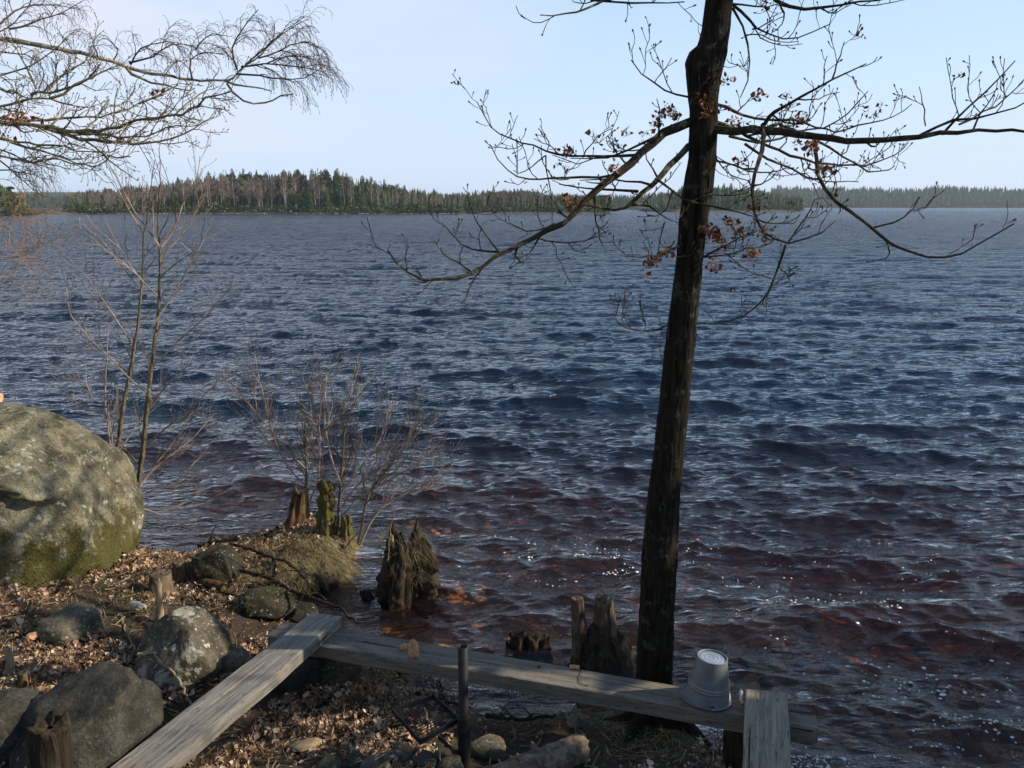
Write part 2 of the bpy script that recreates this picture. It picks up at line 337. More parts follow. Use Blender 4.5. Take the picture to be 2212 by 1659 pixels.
# ---------------------------------------------------------------- the lake
wr = np.random.RandomState(11); WV = []
for L0, L1, cnt, steep in ((4, 7, 5, .006), (1.6, 3.0, 14, .019), (.8, 1.6, 30, .030), (.4, .8, 44, .036), (.19, .4, 60, .040), (.10, .19, 50, .036)):
    for i in range(cnt):
        lam = math.exp(wr.uniform(math.log(L0), math.log(L1))); th = R(-102)+wr.normal(0, R(13 if lam > 1.2 else 17 if lam > .6 else 26 if lam > .2 else 38))
        k = 2*math.pi/lam; WV.append((lam, k*math.cos(th), k*math.sin(th), steep*lam/math.sqrt(cnt)*wr.uniform(.6, 1.4), wr.uniform(0, 6.28), math.cos(th), math.sin(th)))
def waves(X, Y, step):
    d = -sdist(X, Y); near = np.clip((d+.15)/1.6, .10, 1)
    gust = 1+.35*vn(X*.11+5, Y*.05)+.2*vn(X*.35+9, Y*.22)
    Z = np.zeros_like(X); DX = np.zeros_like(X); DY = np.zeros_like(X)
    for lam, kx, ky, a, ph, cx, cy in WV:
        w = np.clip((lam/step-1.3)/1.5, 0, 1)
        mask = w > 0
        if not mask.any(): continue
        A = a*w*(near if lam > 1.2 else np.clip(near*1.6, 0, 1)); p = kx*X+ky*Y+ph
        A = A*gust
        s = np.sin(p); Z += A*s; c = np.cos(p)*A*.95; DX += c*cx; DY += c*cy
    return Z, DX, DY
rr = [0.4]
while rr[-1] < 4000:
    r_ = rr[-1]; rr.append(r_*(1.12 if r_ < 2.9 else 1.0045 if r_ < 300 else 1.007 if r_ < 500 else 1.02 if r_ < 700 else 1.06))
rr = np.array(rr); an = np.concatenate([np.linspace(-.80, .80, 640), np.linspace(.80, 2*math.pi-.80, 130)[1:-1]])
RR, AN = np.meshgrid(rr, an, indexing='ij')
step = RR*.0045; step = np.where(RR > 450, 5.0, step); step = np.where(AN > .81, np.maximum(RR*.05, step), step)
step = np.where(RR > 600, 9, step)
WX = RR*np.sin(AN); WY = RR*np.cos(AN); WZ, dx, dy = waves(WX, WY, step)
wv = np.stack([WX+dx, WY+dy, WZ], -1).reshape(-1, 3)
nr, na = RR.shape
low = wv.reshape(nr, na, 3)[-1].copy(); low[:, 2] = -5.0
ctr = np.array([[0, 0, 0.0], [0, 0, -5.0]])
wv = np.concatenate([wv, low, ctr]); qf = gridfaces(nr+1, na, True)
c0 = nr*na+na; j = np.arange(na); j2 = (j+1) % na
t1 = np.stack([np.full(na, c0), j2, j, j], -1)[:, :3]; t2 = np.stack([np.full(na, c0+1), nr*na+j, nr*na+j2], -1)
def water_mesh():
    me = bpy.data.meshes.new('lake_water'); nf = len(qf)+2*na
    me.vertices.add(len(wv)); me.vertices.foreach_set('co', wv.astype(np.float32).ravel())
    li = np.concatenate([qf.ravel(), t1.ravel(), t2.ravel()]).astype(np.int32)
    ls = np.concatenate([np.arange(len(qf))*4, len(qf)*4+np.arange(2*na)*3]).astype(np.int32); lt = np.concatenate([np.full(len(qf), 4), np.full(2*na, 3)]).astype(np.int32)
    me.loops.add(len(li)); me.loops.foreach_set('vertex_index', li); me.polygons.add(nf); me.polygons.foreach_set('loop_start', ls); me.polygons.foreach_set('loop_total', lt)
    me.polygons.foreach_set('use_smooth', np.ones(nf, bool)); me.update(calc_edges=True); return me
def worldpos_y(n):
    s = N(n, 'ShaderNodeSeparateXYZ'); L(n, worldpos(n), s.inputs[0]); return s.outputs['Y']
def m_water():
    m, n = newmat('peat_brown_lake_water')
    c = worldpos(n, (1, 1, .3)); cm = N(n, 'ShaderNodeMapping'); cm.inputs['Rotation'].default_value = (0, 0, R(10)); cm.inputs['Scale'].default_value = (.42, 1.3, 1); L(n, c, cm.inputs[0]); cc = cm.outputs[0]
    h = mth(n, 'MULTIPLY', noise(n, cc, 8, 4, .6, 0), .05)
    h = mth(n, 'ADD', h, mth(n, 'MULTIPLY', noise(n, cc, 2.2, 3, .6, 0), .12))
    h = mth(n, 'ADD', h, mth(n, 'MULTIPLY', noise(n, cc, .45, 2, .5, 0), .3))
    b = N(n, 'ShaderNodeBump'); b.inputs['Strength'].default_value = 1.0; b.inputs['Distance'].default_value = 1.0; sy0 = N(n, 'ShaderNodeSeparateXYZ'); L(n, worldpos(n), sy0.inputs[0]); h = mth(n, 'MULTIPLY', h, mapr(n, sy0.outputs['Y'], 4, 90, .8, 3.6)); L(n, h, b.inputs['Height'])
    fr = N(n, 'ShaderNodeFresnel'); fr.inputs[0].default_value = 1.42; L(n, b.outputs[0], fr.inputs['Normal'])
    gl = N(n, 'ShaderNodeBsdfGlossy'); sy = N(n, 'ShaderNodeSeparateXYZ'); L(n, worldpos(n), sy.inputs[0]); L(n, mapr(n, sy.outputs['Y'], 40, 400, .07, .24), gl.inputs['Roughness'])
    ff = mth(n, 'MULTIPLY', fr.outputs[0], mapr(n, sy.outputs['Y'], 30, 260, 1, .95)) if True else None; gl.inputs['Color'].default_value = (1, 1, 1, 1); L(n, b.outputs[0], gl.inputs['Normal'])  # distant reflection dimmed in the mix, standing in for wave self-shadowing
    tr = N(n, 'ShaderNodeBsdfTransparent'); tr.inputs[0].default_value = (.98, .93, .9, 1)
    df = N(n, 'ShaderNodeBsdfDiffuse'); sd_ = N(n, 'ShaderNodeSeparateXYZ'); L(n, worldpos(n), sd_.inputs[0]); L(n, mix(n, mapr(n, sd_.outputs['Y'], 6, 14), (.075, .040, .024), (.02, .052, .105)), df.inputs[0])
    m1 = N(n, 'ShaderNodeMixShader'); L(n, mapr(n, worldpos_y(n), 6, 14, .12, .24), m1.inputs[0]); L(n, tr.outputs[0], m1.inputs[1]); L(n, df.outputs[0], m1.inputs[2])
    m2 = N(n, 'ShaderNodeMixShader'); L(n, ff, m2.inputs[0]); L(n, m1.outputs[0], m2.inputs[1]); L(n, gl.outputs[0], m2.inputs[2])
    o = N(n, 'ShaderNodeOutputMaterial'); L(n, m2.outputs[0], o.inputs[0])
    va = N(n, 'ShaderNodeVolumeAbsorption'); va.inputs[0].default_value = (.84, .44, .14, 1); va.inputs[1].default_value = 1.2; L(n, va.outputs[0], o.inputs['Volume'])
    return m
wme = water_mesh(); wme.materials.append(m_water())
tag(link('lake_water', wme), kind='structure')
# ---------------------------------------------------------------- far woods
def m_flat(name, c1, c2, sc=3, tr=0):
    m, n = newmat(name); g = N(n, 'ShaderNodeNewGeometry'); oi = N(n, 'ShaderNodeObjectInfo')
    a = ramp(n, g.outputs['Random Per Island'], [(0, c1), (1, c2)])
    hs = N(n, 'ShaderNodeHueSaturation'); L(n, a, hs.inputs['Color']); L(n, mapr(n, oi.outputs['Random'], 0, 1, .6, 1.35), hs.inputs['Value']); L(n, mapr(n, oi.outputs['Random'], 0, 1, .485, .515), hs.inputs['Hue'])
    out(n, pr(n, hs.outputs[0], .95, spec=.1)); return m
M['needle'] = m_flat('conifer_needles', (.016, .030, .010), (.060, .085, .028))
M['pine'] = m_flat('pine_needles', (.030, .042, .016), (.085, .095, .035))
M['crownb'] = m_flat('bare_birch_twigs', (.13, .088, .075), (.29, .205, .175))
M['ftrunkb'] = m_plain('pale_birch_trunk', (.28, .25, .2), (.62, .58, .50), 3, .9)
M['ftrunk'] = m_plain('conifer_trunk', (.05, .035, .025), (.16, .10, .06), 3, .9)
M['shore'] = m_plain('stony_island_shore', (.04, .035, .02), (.11, .088, .055), .8, .95)
M['hillside'] = m_plain('forest_floor', (.02, .022, .012), (.06, .05, .03), .1, .95)
def conifer(seed, full=1.0, layers=26):
    rg = random.Random(seed); mb = MB()
    mb.tube([(0, 0, 0), (0, 0, .5), (0, 0, .97)], [.012, .007, .002], 4, 1)
    z = .06+rg.random()*.08
    while z < 1.0:
        t = (z-.05)/.95; w = (.21*full*(1-t)**.8+.012)*rg.uniform(.75, 1.2); k = max(4, int(9*(1-t)+4))
        a0 = rg.random()*6.28
        for i in range(k):
            a = a0+i*6.283/k+rg.uniform(-.3, .3); l = w*rg.uniform(.65, 1.25); dx, dy = math.cos(a), math.sin(a); nx, ny = -dy, dx
            dr = l*rg.uniform(.25, .55); q = l*rg.uniform(.32, .55); up = .012
            p0 = (0, 0, z+up); p1 = (dx*l*.55+nx*q*.8, dy*l*.55+ny*q*.8, z-dr*.5); p2 = (dx*l, dy*l, z-dr*.7+.01); p3 = (dx*l*.55-nx*q*.8, dy*l*.55-ny*q*.8, z-dr*.5)
            pm = (dx*l*.5, dy*l*.5, z-dr*.2+.006)
            mb.add([p0, p1, p2, p3, pm], [(0, 1, 4), (1, 2, 4), (2, 3, 4), (3, 0, 4)], 0)
            mb.add([(dx*l*.3, dy*l*.3, z), (dx*l*.9, dy*l*.9, z-dr*.6), (dx*l*.6, dy*l*.6, z-dr*.6-.03)], [(0, 1, 2)], 0)
        z += .95/layers*rg.uniform(.8, 1.2)*(1.15-.5*t)
    return mb
def pine(seed):
    rg = random.Random(seed); mb = MB(); b = rg.uniform(-.03, .03)
    mb.tube([(0, 0, 0), (b, 0, .45), (0, b, .95)], [.016, .011, .004], 4, 1)
    for i in range(26):
        z = rg.uniform(.48, .97); a = rg.random()*6.28; r = rg.uniform(.02, .15)*(1.1-(z-.45)*.9); c = (r*math.cos(a), r*math.sin(a), z)
        mb.tube([(0, 0, z-.04), c], [.004, .002], 3, 1, False)
        for j in range(26):
            d = Vector((rg.gauss(0, 1), rg.gauss(0, 1), rg.gauss(0, .6))).normalized()*rg.uniform(.01, .055); s = rg.uniform(.012, .028)
            e = Vector((rg.gauss(0, 1), rg.gauss(0, 1), rg.gauss(0, 1))).normalized(); f = e.cross(d).normalized()
            o = Vector(c)+d; mb.add([o-e*s, o+f*s, o+e*s, o-f*s*.6], [(0, 1, 2, 3)], 0)
    return mb
def birch(seed):
    rg = random.Random(seed); tk = MB(); cr = MB(); b = rg.uniform(-.05, .05)
    tk.tube([(0, 0, 0), (b, 0, .4), (b*.6, b*.5, .75), (b, 0, .93)], [.0085, .0065, .004, .002], 5)
    for i in range(30):
        z = rg.uniform(.32, .93); a = rg.random()*6.28; l = rg.uniform(.10, .20)*(1.25-z); dx, dy = math.cos(a), math.sin(a)
        e = (b*.7+dx*l, dy*l, z+l*1.1); cr.tube([(b*.7, 0, z), (b*.7+dx*l*.5, dy*l*.5, z+l*.7), e], [.0028, .002, .001], 3, 0, False)
        for j in range(40):
            t = rg.uniform(.2, 1.05); o = Vector((b*.7+dx*l*t, dy*l*t, z+l*1.1*t)); d = Vector((rg.gauss(0, .6)+dx*.4, rg.gauss(0, .6)+dy*.4, rg.gauss(.35, .6))).normalized()*rg.uniform(.02, .065)
            s = d.cross(Vector((rg.gauss(0, 1), rg.gauss(0, 1), rg.gauss(0, 1)))).normalized()*.0019
            cr.add([o-s, o+s, o+d], [(0, 1, 2)], 0)
    return tk, cr
def island(name, pts, h, Yf, Yb, mat2=None):
    """low wooded land: pts = x range; rises from the water to a flat-topped back"""
    x0, x1 = pts; nx, ny = 90, 26; X = np.linspace(x0, x1, nx); Y = np.linspace(0, 1, ny)
    XX, YY = np.meshgrid(X, Y); u = (XX-x0)/(x1-x0); env = np.clip(np.minimum(u, 1-u)*9, 0, 1)**.6
    yf = Yf+4*fbm(XX*.04, XX*0, 3)+(1-env)*(Yb-Yf)*.5; yb = Yb-(1-env)*(Yb-Yf)*.5+.1; YW = yf+(yb-yf)*YY
    Z = -.6+np.minimum(YY*26, 1)*.85+h*np.sin(np.clip(YY, 0, 1)*math.pi)*env+.5*fbm(XX*.12, YW*.12, 3)
    Z = np.where(YY == 0, -1.5, np.where(YY == 1, -1.5, Z))
    return tag(npmesh(name, np.stack([XX, YW, Z], -1).reshape(-1, 3), gridfaces(ny, nx), mat2 or M['shore']), kind='structure')
def dx(px, Y): return (px-1106)/FPX*Y*1.022     # sideways position for a picture column near the waterline
def interp(x, tab): return float(np.interp(x, [a for a, b in tab], [b for a, b in tab]))
prof = [(175, 452), (182, 430), (198, 418), (232, 406), (297, 400), (371, 394), (435, 383), (495, 372), (540, 368), (600, 372), (653, 367), (742, 370), (792, 380), (841, 391), (891, 405), (940, 409), (985, 416), (1000, 438)]
prof2 = [(1008, 440), (1014, 420), (1063, 408), (1110, 410), (1146, 412), (1202, 418), (1290, 424), (1310, 440)]
prof3 = [(1395, 440), (1405, 418), (1440, 405), (1500, 400), (1560, 397), (1620, 404), (1660, 415), (1700, 436), (1712, 446)]
prof0 = [(-260, 352), (-60, 368), (0, 374), (40, 384), (64, 396), (84, 414), (98, 442)]
island('island', (dx(180, 335), dx(1003, 335)), 2.6, 331, 420); island('near_point', (dx(1006, 372), dx(1315, 372)), 1.8, 355, 470)
island('wooded_point', (dx(1392, 470), dx(1716, 470)), 2.2, 452, 560); island('left_point', (dx(-420, 300), dx(103, 300)), 1.6, 291, 370)
fr = random.Random(5)
def third(px, a, b, nm):
    u = (px-a)/(b-a); w = {'island': 'the large island', 'near point': 'the low middle point', 'far point': 'the point behind the oak'}[nm]; return ('left end of ', 'left part of ', 'middle of ', 'right part of ', 'right end of ')[min(4, max(0, int(u*5)))]+w
cons = [conifer(i, 1.0+.25*(i % 3), 24).build('spruce_tree', [M['needle'], M['ftrunk']]) for i in range(5)]
pins = [pine(i+20).build('pine_tree', [M['pine'], M['ftrunk']]) for i in range(3)]
birs = []
for i in range(5):
    tk, cr = birch(40+i); root = thing('birch_tree', 'x', 'tree', (0, 0, 0)); tk.build('trunk', M['ftrunkb'], root); cr.build('crown', M['crownb'], root); birs.append(root)
used = set()
def copytree(src):
    if src.name not in used: used.add(src.name); return src
    o = src.copy(); COL.objects.link(o)
    for c in src.children: d = c.copy(); COL.objects.link(d); d.parent = o
    return o
def plant(src, x, Y, top_px, pxx, lab, grp, wmul=1.0, zb=.2):
    top = P(pxx, top_px, Y).z; h = max(2.2, top-zb); o = copytree(src); o.location = (x, Y, zb); w = h*wmul if h > 7 else h*1.25*wmul
    o.scale = (w, w, h); o.rotation_euler = (fr.uniform(-.02, .02), fr.uniform(-.03, .03), fr.random()*6.28); o['label'] = lab; o['category'] = 'tree'; o['group'] = grp
wood = (('island', prof, 335, 60, 205, 150, 'on the large wooded island', .35), ('near point', prof2, 364, 40, 45, 50, 'on the low wooded point right of the island', .3), ('far point', prof3, 462, 50, 36, 12, 'on the wooded point behind the oak trunk', .5))
for nm, pf, Y0, dep, nc, nb, where, shrub in wood:
    xa, xb = pf[0][0], pf[-1][0]
    for i in range(nc):
        px = fr.uniform(xa+4, xb-4); k = (i/nc)**1.1; Y = Y0+1.5+k*dep; low = k < shrub
        conif = interp(px, [(175, .2), (420, .3), (520, .7), (600, .55), (700, 1), (850, 1), (900, .55), (1000, .9), (1100, .5), (1400, 1), (1720, 1)])
        yt = interp(px, pf); base = 457 if Y0 < 400 else 452
        f = fr.uniform(.22, .62) if low else (fr.uniform(.86, 1.10) if fr.random() < conif else fr.uniform(.55, .82))
        kind = cons[fr.randrange(5)] if fr.random() < .84 else pins[fr.randrange(3)]
        sp = 'spruce' if kind in cons else 'pine'
        size = 'small low' if f < .45 else 'tall' if f > .8 else 'mid-height'; row = 'at the waterline' if low else 'in the back rows'
        f = min(f, .93) if sp == 'pine' else f
        plant(kind, dx(px, Y), Y, base+(yt-base)*f, px, '%s dark %s %s, %s' % (size, sp, row, third(px, xa, xb, nm)), '%s trees %s' % (sp, where), fr.uniform(.9, 1.25), .3+(.9 if not low else 0))
    for i in range(nb):
        px = fr.uniform(xa+6, xb-6); k = i/nb; Y = Y0+3+k*dep*.5
        if Y0 < 350 and 640 < px < 870 and fr.random() < .5: px = fr.uniform(xa+20, 640)
        yt = interp(px, pf); base = 457
        plant(birs[fr.randrange(5)], dx(px, Y), Y, base+(yt-base)*fr.uniform(.72, 1.0), px, 'bare pale birch with purplish twigs, %s' % third(px, xa, xb, nm), 'bare birches %s' % where, fr.uniform(.8, 1.15), .5)
for i in range(30):
    px = fr.uniform(-180, 96); Y = 296+fr.random()*40
    plant(pins[fr.randrange(3)] if fr.random() < .6 else cons[fr.randrange(5)], dx(px, Y), Y, 457+(interp(px, prof0)-457)*fr.uniform(.55, 1.02), px, 'dark evergreen on the point at the left edge', 'evergreens on the left point', 1.2, .3)
plant(birs[1], dx(197, 333), 333, 415, 197, 'lone pale birch at the left tip of the island', None, 1.1, .3) if False else None
def farwood(name, label, px0, px1, Y0, dep, tops, n, seed, hill, birchy=.25):
    """one mass of distant trees on rising ground"""
    rg = random.Random(seed); V = []; F = []; nv = 0; m_i = []
    # land under the trees
    nx = 60; XX, UU = np.meshgrid(np.linspace(dx(px0, Y0), dx(px1, Y0), nx), np.linspace(0, 1, 8)); YY = Y0-6+UU*(dep+30)
    ZZ = -.6+1.0*(UU > 0)+hill*UU; ZZ[0] = -1.5
    tag(npmesh(name+'_hill', np.stack([XX, YY, ZZ], -1).reshape(-1, 3), gridfaces(8, nx), M['hillside']), kind='structure')
    tv = []; tf = []; mi = []
    for i in range(n):
        u = rg.random(); px = rg.uniform(px0, px1); Y = Y0+u*dep; x = dx(px, Y); zb = .4+hill*(u*dep+6)/(dep+30); top = P(px, 452+(interp(px, tops)-452)*(1+.10*float(vn(np.array([px*.045]), np.array([seed*1.0]))[0]))*(rg.uniform(.5, .8) if u < .25 else rg.uniform(.75, 1.03) if rg.random() < .93 else rg.uniform(1.0, 1.13)), Y).z
        h = max(7, min(top-zb, 24)); zb = max(zb, top-h) if u > .25 else zb; w = h*rg.uniform(.12, .19); b = len(tv); br = rg.random() < birchy
        if br: w *= 1.2
        if br:
            for l in range(26):
                t = rg.uniform(.18, 1); ww = w*1.25*math.sin(min(1, t*.95+.12)*math.pi)**.6; c = Vector((x+rg.uniform(-1, 1)*ww, Y+rg.uniform(-1, 1)*ww, zb+h*t)); o = len(tv); s_ = h*rg.uniform(.015, .04)
                tv += [tuple(c+Vector((-s_*.35, 0, -s_))), tuple(c+Vector((s_*.35, rg.uniform(-.2, .2), -s_*.8))), tuple(c+Vector((rg.uniform(-.5, .5)*s_, 0, s_*1.7)))]; tf.append((o, o+1, o+2)); mi.append(1)
            continue
        for l in range(5):
            z0 = zb+h*(.12+l*.17); ww = w*(1-l*.17)*rg.uniform(.8, 1.2) if not br else w*(.6+.4*math.sin(l))*rg.uniform(.7, 1.1)
            zt = z0+h*(.3 if not br else .22); a = rg.random()*6.28; o = len(tv)
            for j in range(5): tv.append((x+ww*math.cos(a+j*1.257)*rg.uniform(.7, 1.2), Y+ww*math.sin(a+j*1.257), z0+rg.uniform(-.03, .03)*h))
            tv.append((x, Y, min(zt, zb+h)))
            for j in range(5): tf.append((o+j, o+(j+1) % 5, o+5)); mi.append(1 if br else 0)
    mb = MB(); mb.v = tv; mb.f = tf; mb.m = mi
    tag(mb.build(name, [M['needle'], M['crownb']]), kind='stuff', label=label, cat='forest')
farwood('far_forest', 'hazy blue forest on the far shore to the right', 1640, 2560, 1240, 160, [(1640, 404), (1750, 402), (1800, 406), (1950, 404), (1980, 399), (2050, 405), (2212, 409), (2560, 408)], 3400, 3, 9, .12)
farwood('middle_forest', 'hazy wood behind the points in the middle distance', 985, 1700, 700, 130, [(985, 418), (1010, 414), (1060, 412), (1130, 410), (1200, 418), (1330, 420), (1400, 416), (1560, 408), (1700, 420)], 2200, 4, 6, .35)
farwood('bay_forest', 'hazy blue wood at the end of the left bay', 30, 470, 980, 110, [(30, 425), (100, 421), (150, 422), (210, 422), (330, 424), (470, 430)], 1100, 6, 5, .2)
farwood('ridge_forest', 'pale blue wooded ridge on the skyline at left', -500, 480, 1500, 120, [(-500, 418), (90, 414), (140, 409), (190, 411), (240, 416), (480, 425)], 700, 8, 28, .25)
farwood('island_forest', 'dense interior of the wood on the large island', 184, 998, 352, 55, [(184, 440), (198, 422), (232, 410), (297, 404), (371, 399), (435, 388), (495, 378), (653, 374), (742, 376), (841, 396), (891, 408), (985, 420), (998, 438)], 1500, 12, 2, .45)
farwood('point_forest', 'dense interior of the wood on the low point', 1010, 1310, 372, 50, [(1010, 425), (1063, 412), (1146, 415), (1202, 421), (1290, 427), (1310, 440)], 500, 13, 2, .4)
farwood('back_point_forest', 'dense interior of the wood behind the oak trunk', 1397, 1706, 470, 50, [(1397, 432), (1405, 421), (1440, 409), (1500, 404), (1560, 401), (1620, 409), (1660, 420), (1706, 440)], 450, 14, 2, .15)
farwood('left_point_forest', 'dense dark wood on the point at the left edge', -300, 94, 302, 40, [(-300, 362), (0, 380), (40, 388), (64, 400), (84, 418), (98, 440)], 500, 15, 1.5, .1)
ub = MB(); us = random.Random(77)
for x0_, x1_, Y_, cnt in ((184, 1000, 336, 1500), (1010, 1312, 362, 500), (1398, 1712, 462, 450), (-250, 108, 298, 600)):
    for i in range(cnt):
        px = us.uniform(x0_, x1_); Y = Y_+us.uniform(-2.5, 8); c = Vector((dx(px, Y), Y, .6)); hh = us.uniform(1.0, 3.6)
        for j in range(7):
            o = c+Vector((us.gauss(0, .9), us.gauss(0, .9), us.uniform(0, hh))); e = Vector((us.gauss(0, 1), us.gauss(0, 1), us.gauss(0, 1))).normalized()*us.uniform(.3, .9); g_ = e.cross(Vector((us.gauss(0, 1), us.gauss(0, 1), us.gauss(0, 1)))).normalized()*us.uniform(.2, .6)
            ub.add([o-e, o+g_, o+e], [(0, 1, 2)], 0 if us.random() < .92 else 1)
tag(ub.build('undergrowth', [M['needle'], M['crownb']]), kind='stuff', label='low bushes along the wooded shores', cat='undergrowth')
# pale stones along the island shore
sr = random.Random(9); sm = MB()
for i in range(150):
    px = sr.uniform(196, 1300); Y = (331 if px < 1000 else 356)+sr.uniform(.0, 3); c = Vector((dx(px, Y), Y, .25)); s = sr.uniform(.08, .38)
    vs = [c+Vector((math.cos(a)*s*sr.uniform(.7, 1.3), math.sin(a)*s, -.3*s)) for a in (0, 1, 2, 3, 4.2, 5.2)]+[c+Vector((0, 0, s*.8))]
    sm.add(vs, [(j, (j+1) % 6, 6) for j in range(6)])
M['palerock'] = m_plain('pale_granite', (.22, .19, .15), (.42, .38, .31), 1, .9)
tag(sm.build('shore_stones', M['palerock']), kind='stuff', label='pale stones along the island waterline', cat='stones')
# ---------------------------------------------------------------- trees close by: limbs follow what the photograph shows, each at its own depth
def smooth(pts, n):
    p = np.array([tuple(a) for a in pts], float); d = np.r_[0, np.cumsum(np.linalg.norm(np.diff(p, axis=0), axis=1))]; u = np.linspace(0, d[-1], n)
    q = np.stack([np.interp(u, d, p[:, k]) for k in range(3)], 1)
    for _ in range(2): q[1:-1] = .25*q[:-2]+.5*q[1:-1]+.25*q[2:]
    return q
def limb(px, Y, dy, seed=0, wob=.012, per=12):
    """pixel path -> 3D path; depth drifts from Y by dy with a slow wander"""
    rg = np.random.RandomState(seed+3); k = len(px); u = np.linspace(0, 1, k); wnd = np.cumsum(rg.normal(0, .03, k)); wnd -= wnd[0]
    pts = [P(x, y, Y+dy*t+w) for (x, y), t, w in zip(px, u, wnd)]
    Ls = sum((pts[i+1]-pts[i]).length for i in range(k-1)); n = max(6, int(Ls*per)); q = smooth(pts, n)
    q[1:-1] += rg.normal(0, wob*.35, (n-2, 3)); return q
def grow(mb, path, r0, r1, rg, st, lvl, cov=(0.08, 1.0), mi=0, leaves=None, dens=1.0):
    """a limb as a tube with side shoots; st = style parameters"""
    n = len(path); rad = [r0+(r1-r0)*(i/(n-1))**.9 for i in range(n)]
    sides = 7 if r0 > .015 else 5 if r0 > .006 else 3
    mb.tube(path, [max(.0009, x*(1+rg.uniform(-.1, .12) if r0 > .006 else x)) if False else x*rg.uniform(.9, 1.13) for x in rad], sides, mi, r0 > .004)
    if lvl <= 0: return
    seg = np.linalg.norm(np.diff(path, axis=0), axis=1); Ls = seg.sum(); cum = np.r_[0, np.cumsum(seg)]
    sp = st['sp'][lvl-1]/dens; s = Ls*cov[0]+rg.random()*sp; side = 1
    while s < Ls*cov[1]:
        i = min(n-2, int(np.searchsorted(cum, s))-1); i = max(0, i); f = (s-cum[i])/(seg[i]+1e-9); p = path[i]*(1-f)+path[i+1]*f
        t = path[i+1]-path[i]; t = t/(np.linalg.norm(t)+1e-9); v = np.array([rg.gauss(0, 1), rg.gauss(0, .8), rg.gauss(0, 1)]); v -= t*v.dot(t); v /= (np.linalg.norm(v)+1e-9)
        v = v*1.0; ang = st['ang']*rg.uniform(.7, 1.2); d = t*math.cos(ang)+v*math.sin(ang); d[2] += st['up']; d /= np.linalg.norm(d)
        l = st['len'][lvl-1]*rg.uniform(.35, 1.15)*(1-.45*s/Ls); k = st['seg'][lvl-1]; q = [p]; dd = d.copy()
        for j in range(k):
            dd = dd+np.array([rg.gauss(0, st['zig']), rg.gauss(0, st['zig']), rg.gauss(0, st['zig'])]); dd[2] += st['trop']*(j+1)/k; dd /= np.linalg.norm(dd); q.append(q[-1]+dd*l/k)
        rb = min(rad[i]*.6, st['r'][lvl-1]*rg.uniform(.8, 1.2))
        grow(mb, np.array(q), rb, st['tip'], rg, st, lvl-1, (.12, .98), mi, leaves, dens)
        if lvl == 1:
            if st.get('bud'):
                e = q[-1]; b = dd*st['bud']; mb.tube([e-b*.3, e+b*.5, e+b*1.4], [st['tip'], st['tip']*2.4, st['tip']*.4], 4, mi, False)
            if leaves is not None and rg.random() < st.get('leafp', 0): leaves.append((q[-1], dd))
        s += sp*rg.uniform(.5, 1.6)
OAK = dict(sp=(.042, .10), len=(.10, .36), seg=(3, 6), ang=.95, up=.25, trop=.22, zig=.22, r=(.0032, .0066), tip=.0021, bud=.010, leafp=.008)
OAKF = dict(sp=(.050, .10), len=(.12, .50), seg=(3, 6), ang=.75, up=.12, trop=.12, zig=.24, r=(.0038, .0080), tip=.0024, bud=.008, leafp=.0)
BIR = dict(sp=(.034, .08), len=(.17, .44), seg=(5, 7), ang=.7, up=.20, trop=-.55, zig=.12, r=(.0021, .0046), tip=.0013, bud=.006)
ALD = dict(sp=(.085, .13), len=(.24, .70), seg=(4, 7), ang=.62, up=.22, trop=.13, zig=.10, r=(.0038, .0075), tip=.0022, bud=.006)
BUSH = dict(sp=(.062, .10), len=(.20, .70), seg=(4, 7), ang=.50, up=.25, trop=.12, zig=.11, r=(.0030, .0060), tip=.0018, bud=.006)
# --- oak leaf shapes
def leafshape(rg, s, curl):
    o = [(0, 0), (.10, .16), (.05, .26), (.24, .38), (.12, .50), (.30, .62), (.15, .72), (.22, .86), (0, 1.0)]
    L_ = [(-x, y) for x, y in o[1:-1]][::-1]; pts = o+L_; vs = []
    c1 = curl*rg.uniform(.4, 1.4); c2 = curl*rg.uniform(-.6, 1.2); jig = [rg.uniform(.75, 1.2) for _ in pts]
    for (x, y), g_ in zip(pts, jig): vs.append((x*g_*s, (y-.5)*s, (c1*(abs(x)*2.4)**1.5+c2*(y-.5)**2*1.6)*s))
    vs.append((0, 0, -.02*s)); k = len(pts); vs.append((0, -.25*s, c2*.1*s)); vs.append((0, .25*s, c2*.1*s))
    f = []
    for i in range(k):
        j = (i+1) % k; ym = (pts[i][1]+pts[j][1])/2; m = k+1 if ym < .34 else k+2 if ym > .66 else k
        f.append((i, j, m))
    f += [(3, 4+0, k)] if False else []
    # joints between fans
    for a in range(k):
        b = (a+1) % k
    return np.array(vs), f
def leaf_cloud(name, mat, items, seed, parent=None, label=None, cat=None, kind=None):
    """items: (pos, dir-matrix 3x3, size)"""
    rg = random.Random(seed); tm = [leafshape(rg, 1.0, c) for c in (.15, .3, .45, .6, .8, .3, .5, .7)]
    V = []; F = []; nv = 0
    for p, Mx, s in items:
        v, f = tm[rg.randrange(8)]; w = (v*s)@np.array(Mx).T+np.array(p); V.append(w); F.append(np.array(f)+nv); nv += len(v)
    V = np.concatenate(V); F = np.concatenate(F)
    loc = tuple(parent.location) if parent else None
    o = npmesh(name, V-(np.array(loc) if loc else 0), F, mat, parent, False)
    if kind: o['kind'] = kind
    return o
def rotm(rg, flat=.35, yaw=None):
    from mathutils import Euler
    return [list(r) for r in Euler((rg.gauss(0, flat), rg.gauss(0, flat), rg.random()*6.283 if yaw is None else yaw)).to_matrix()]
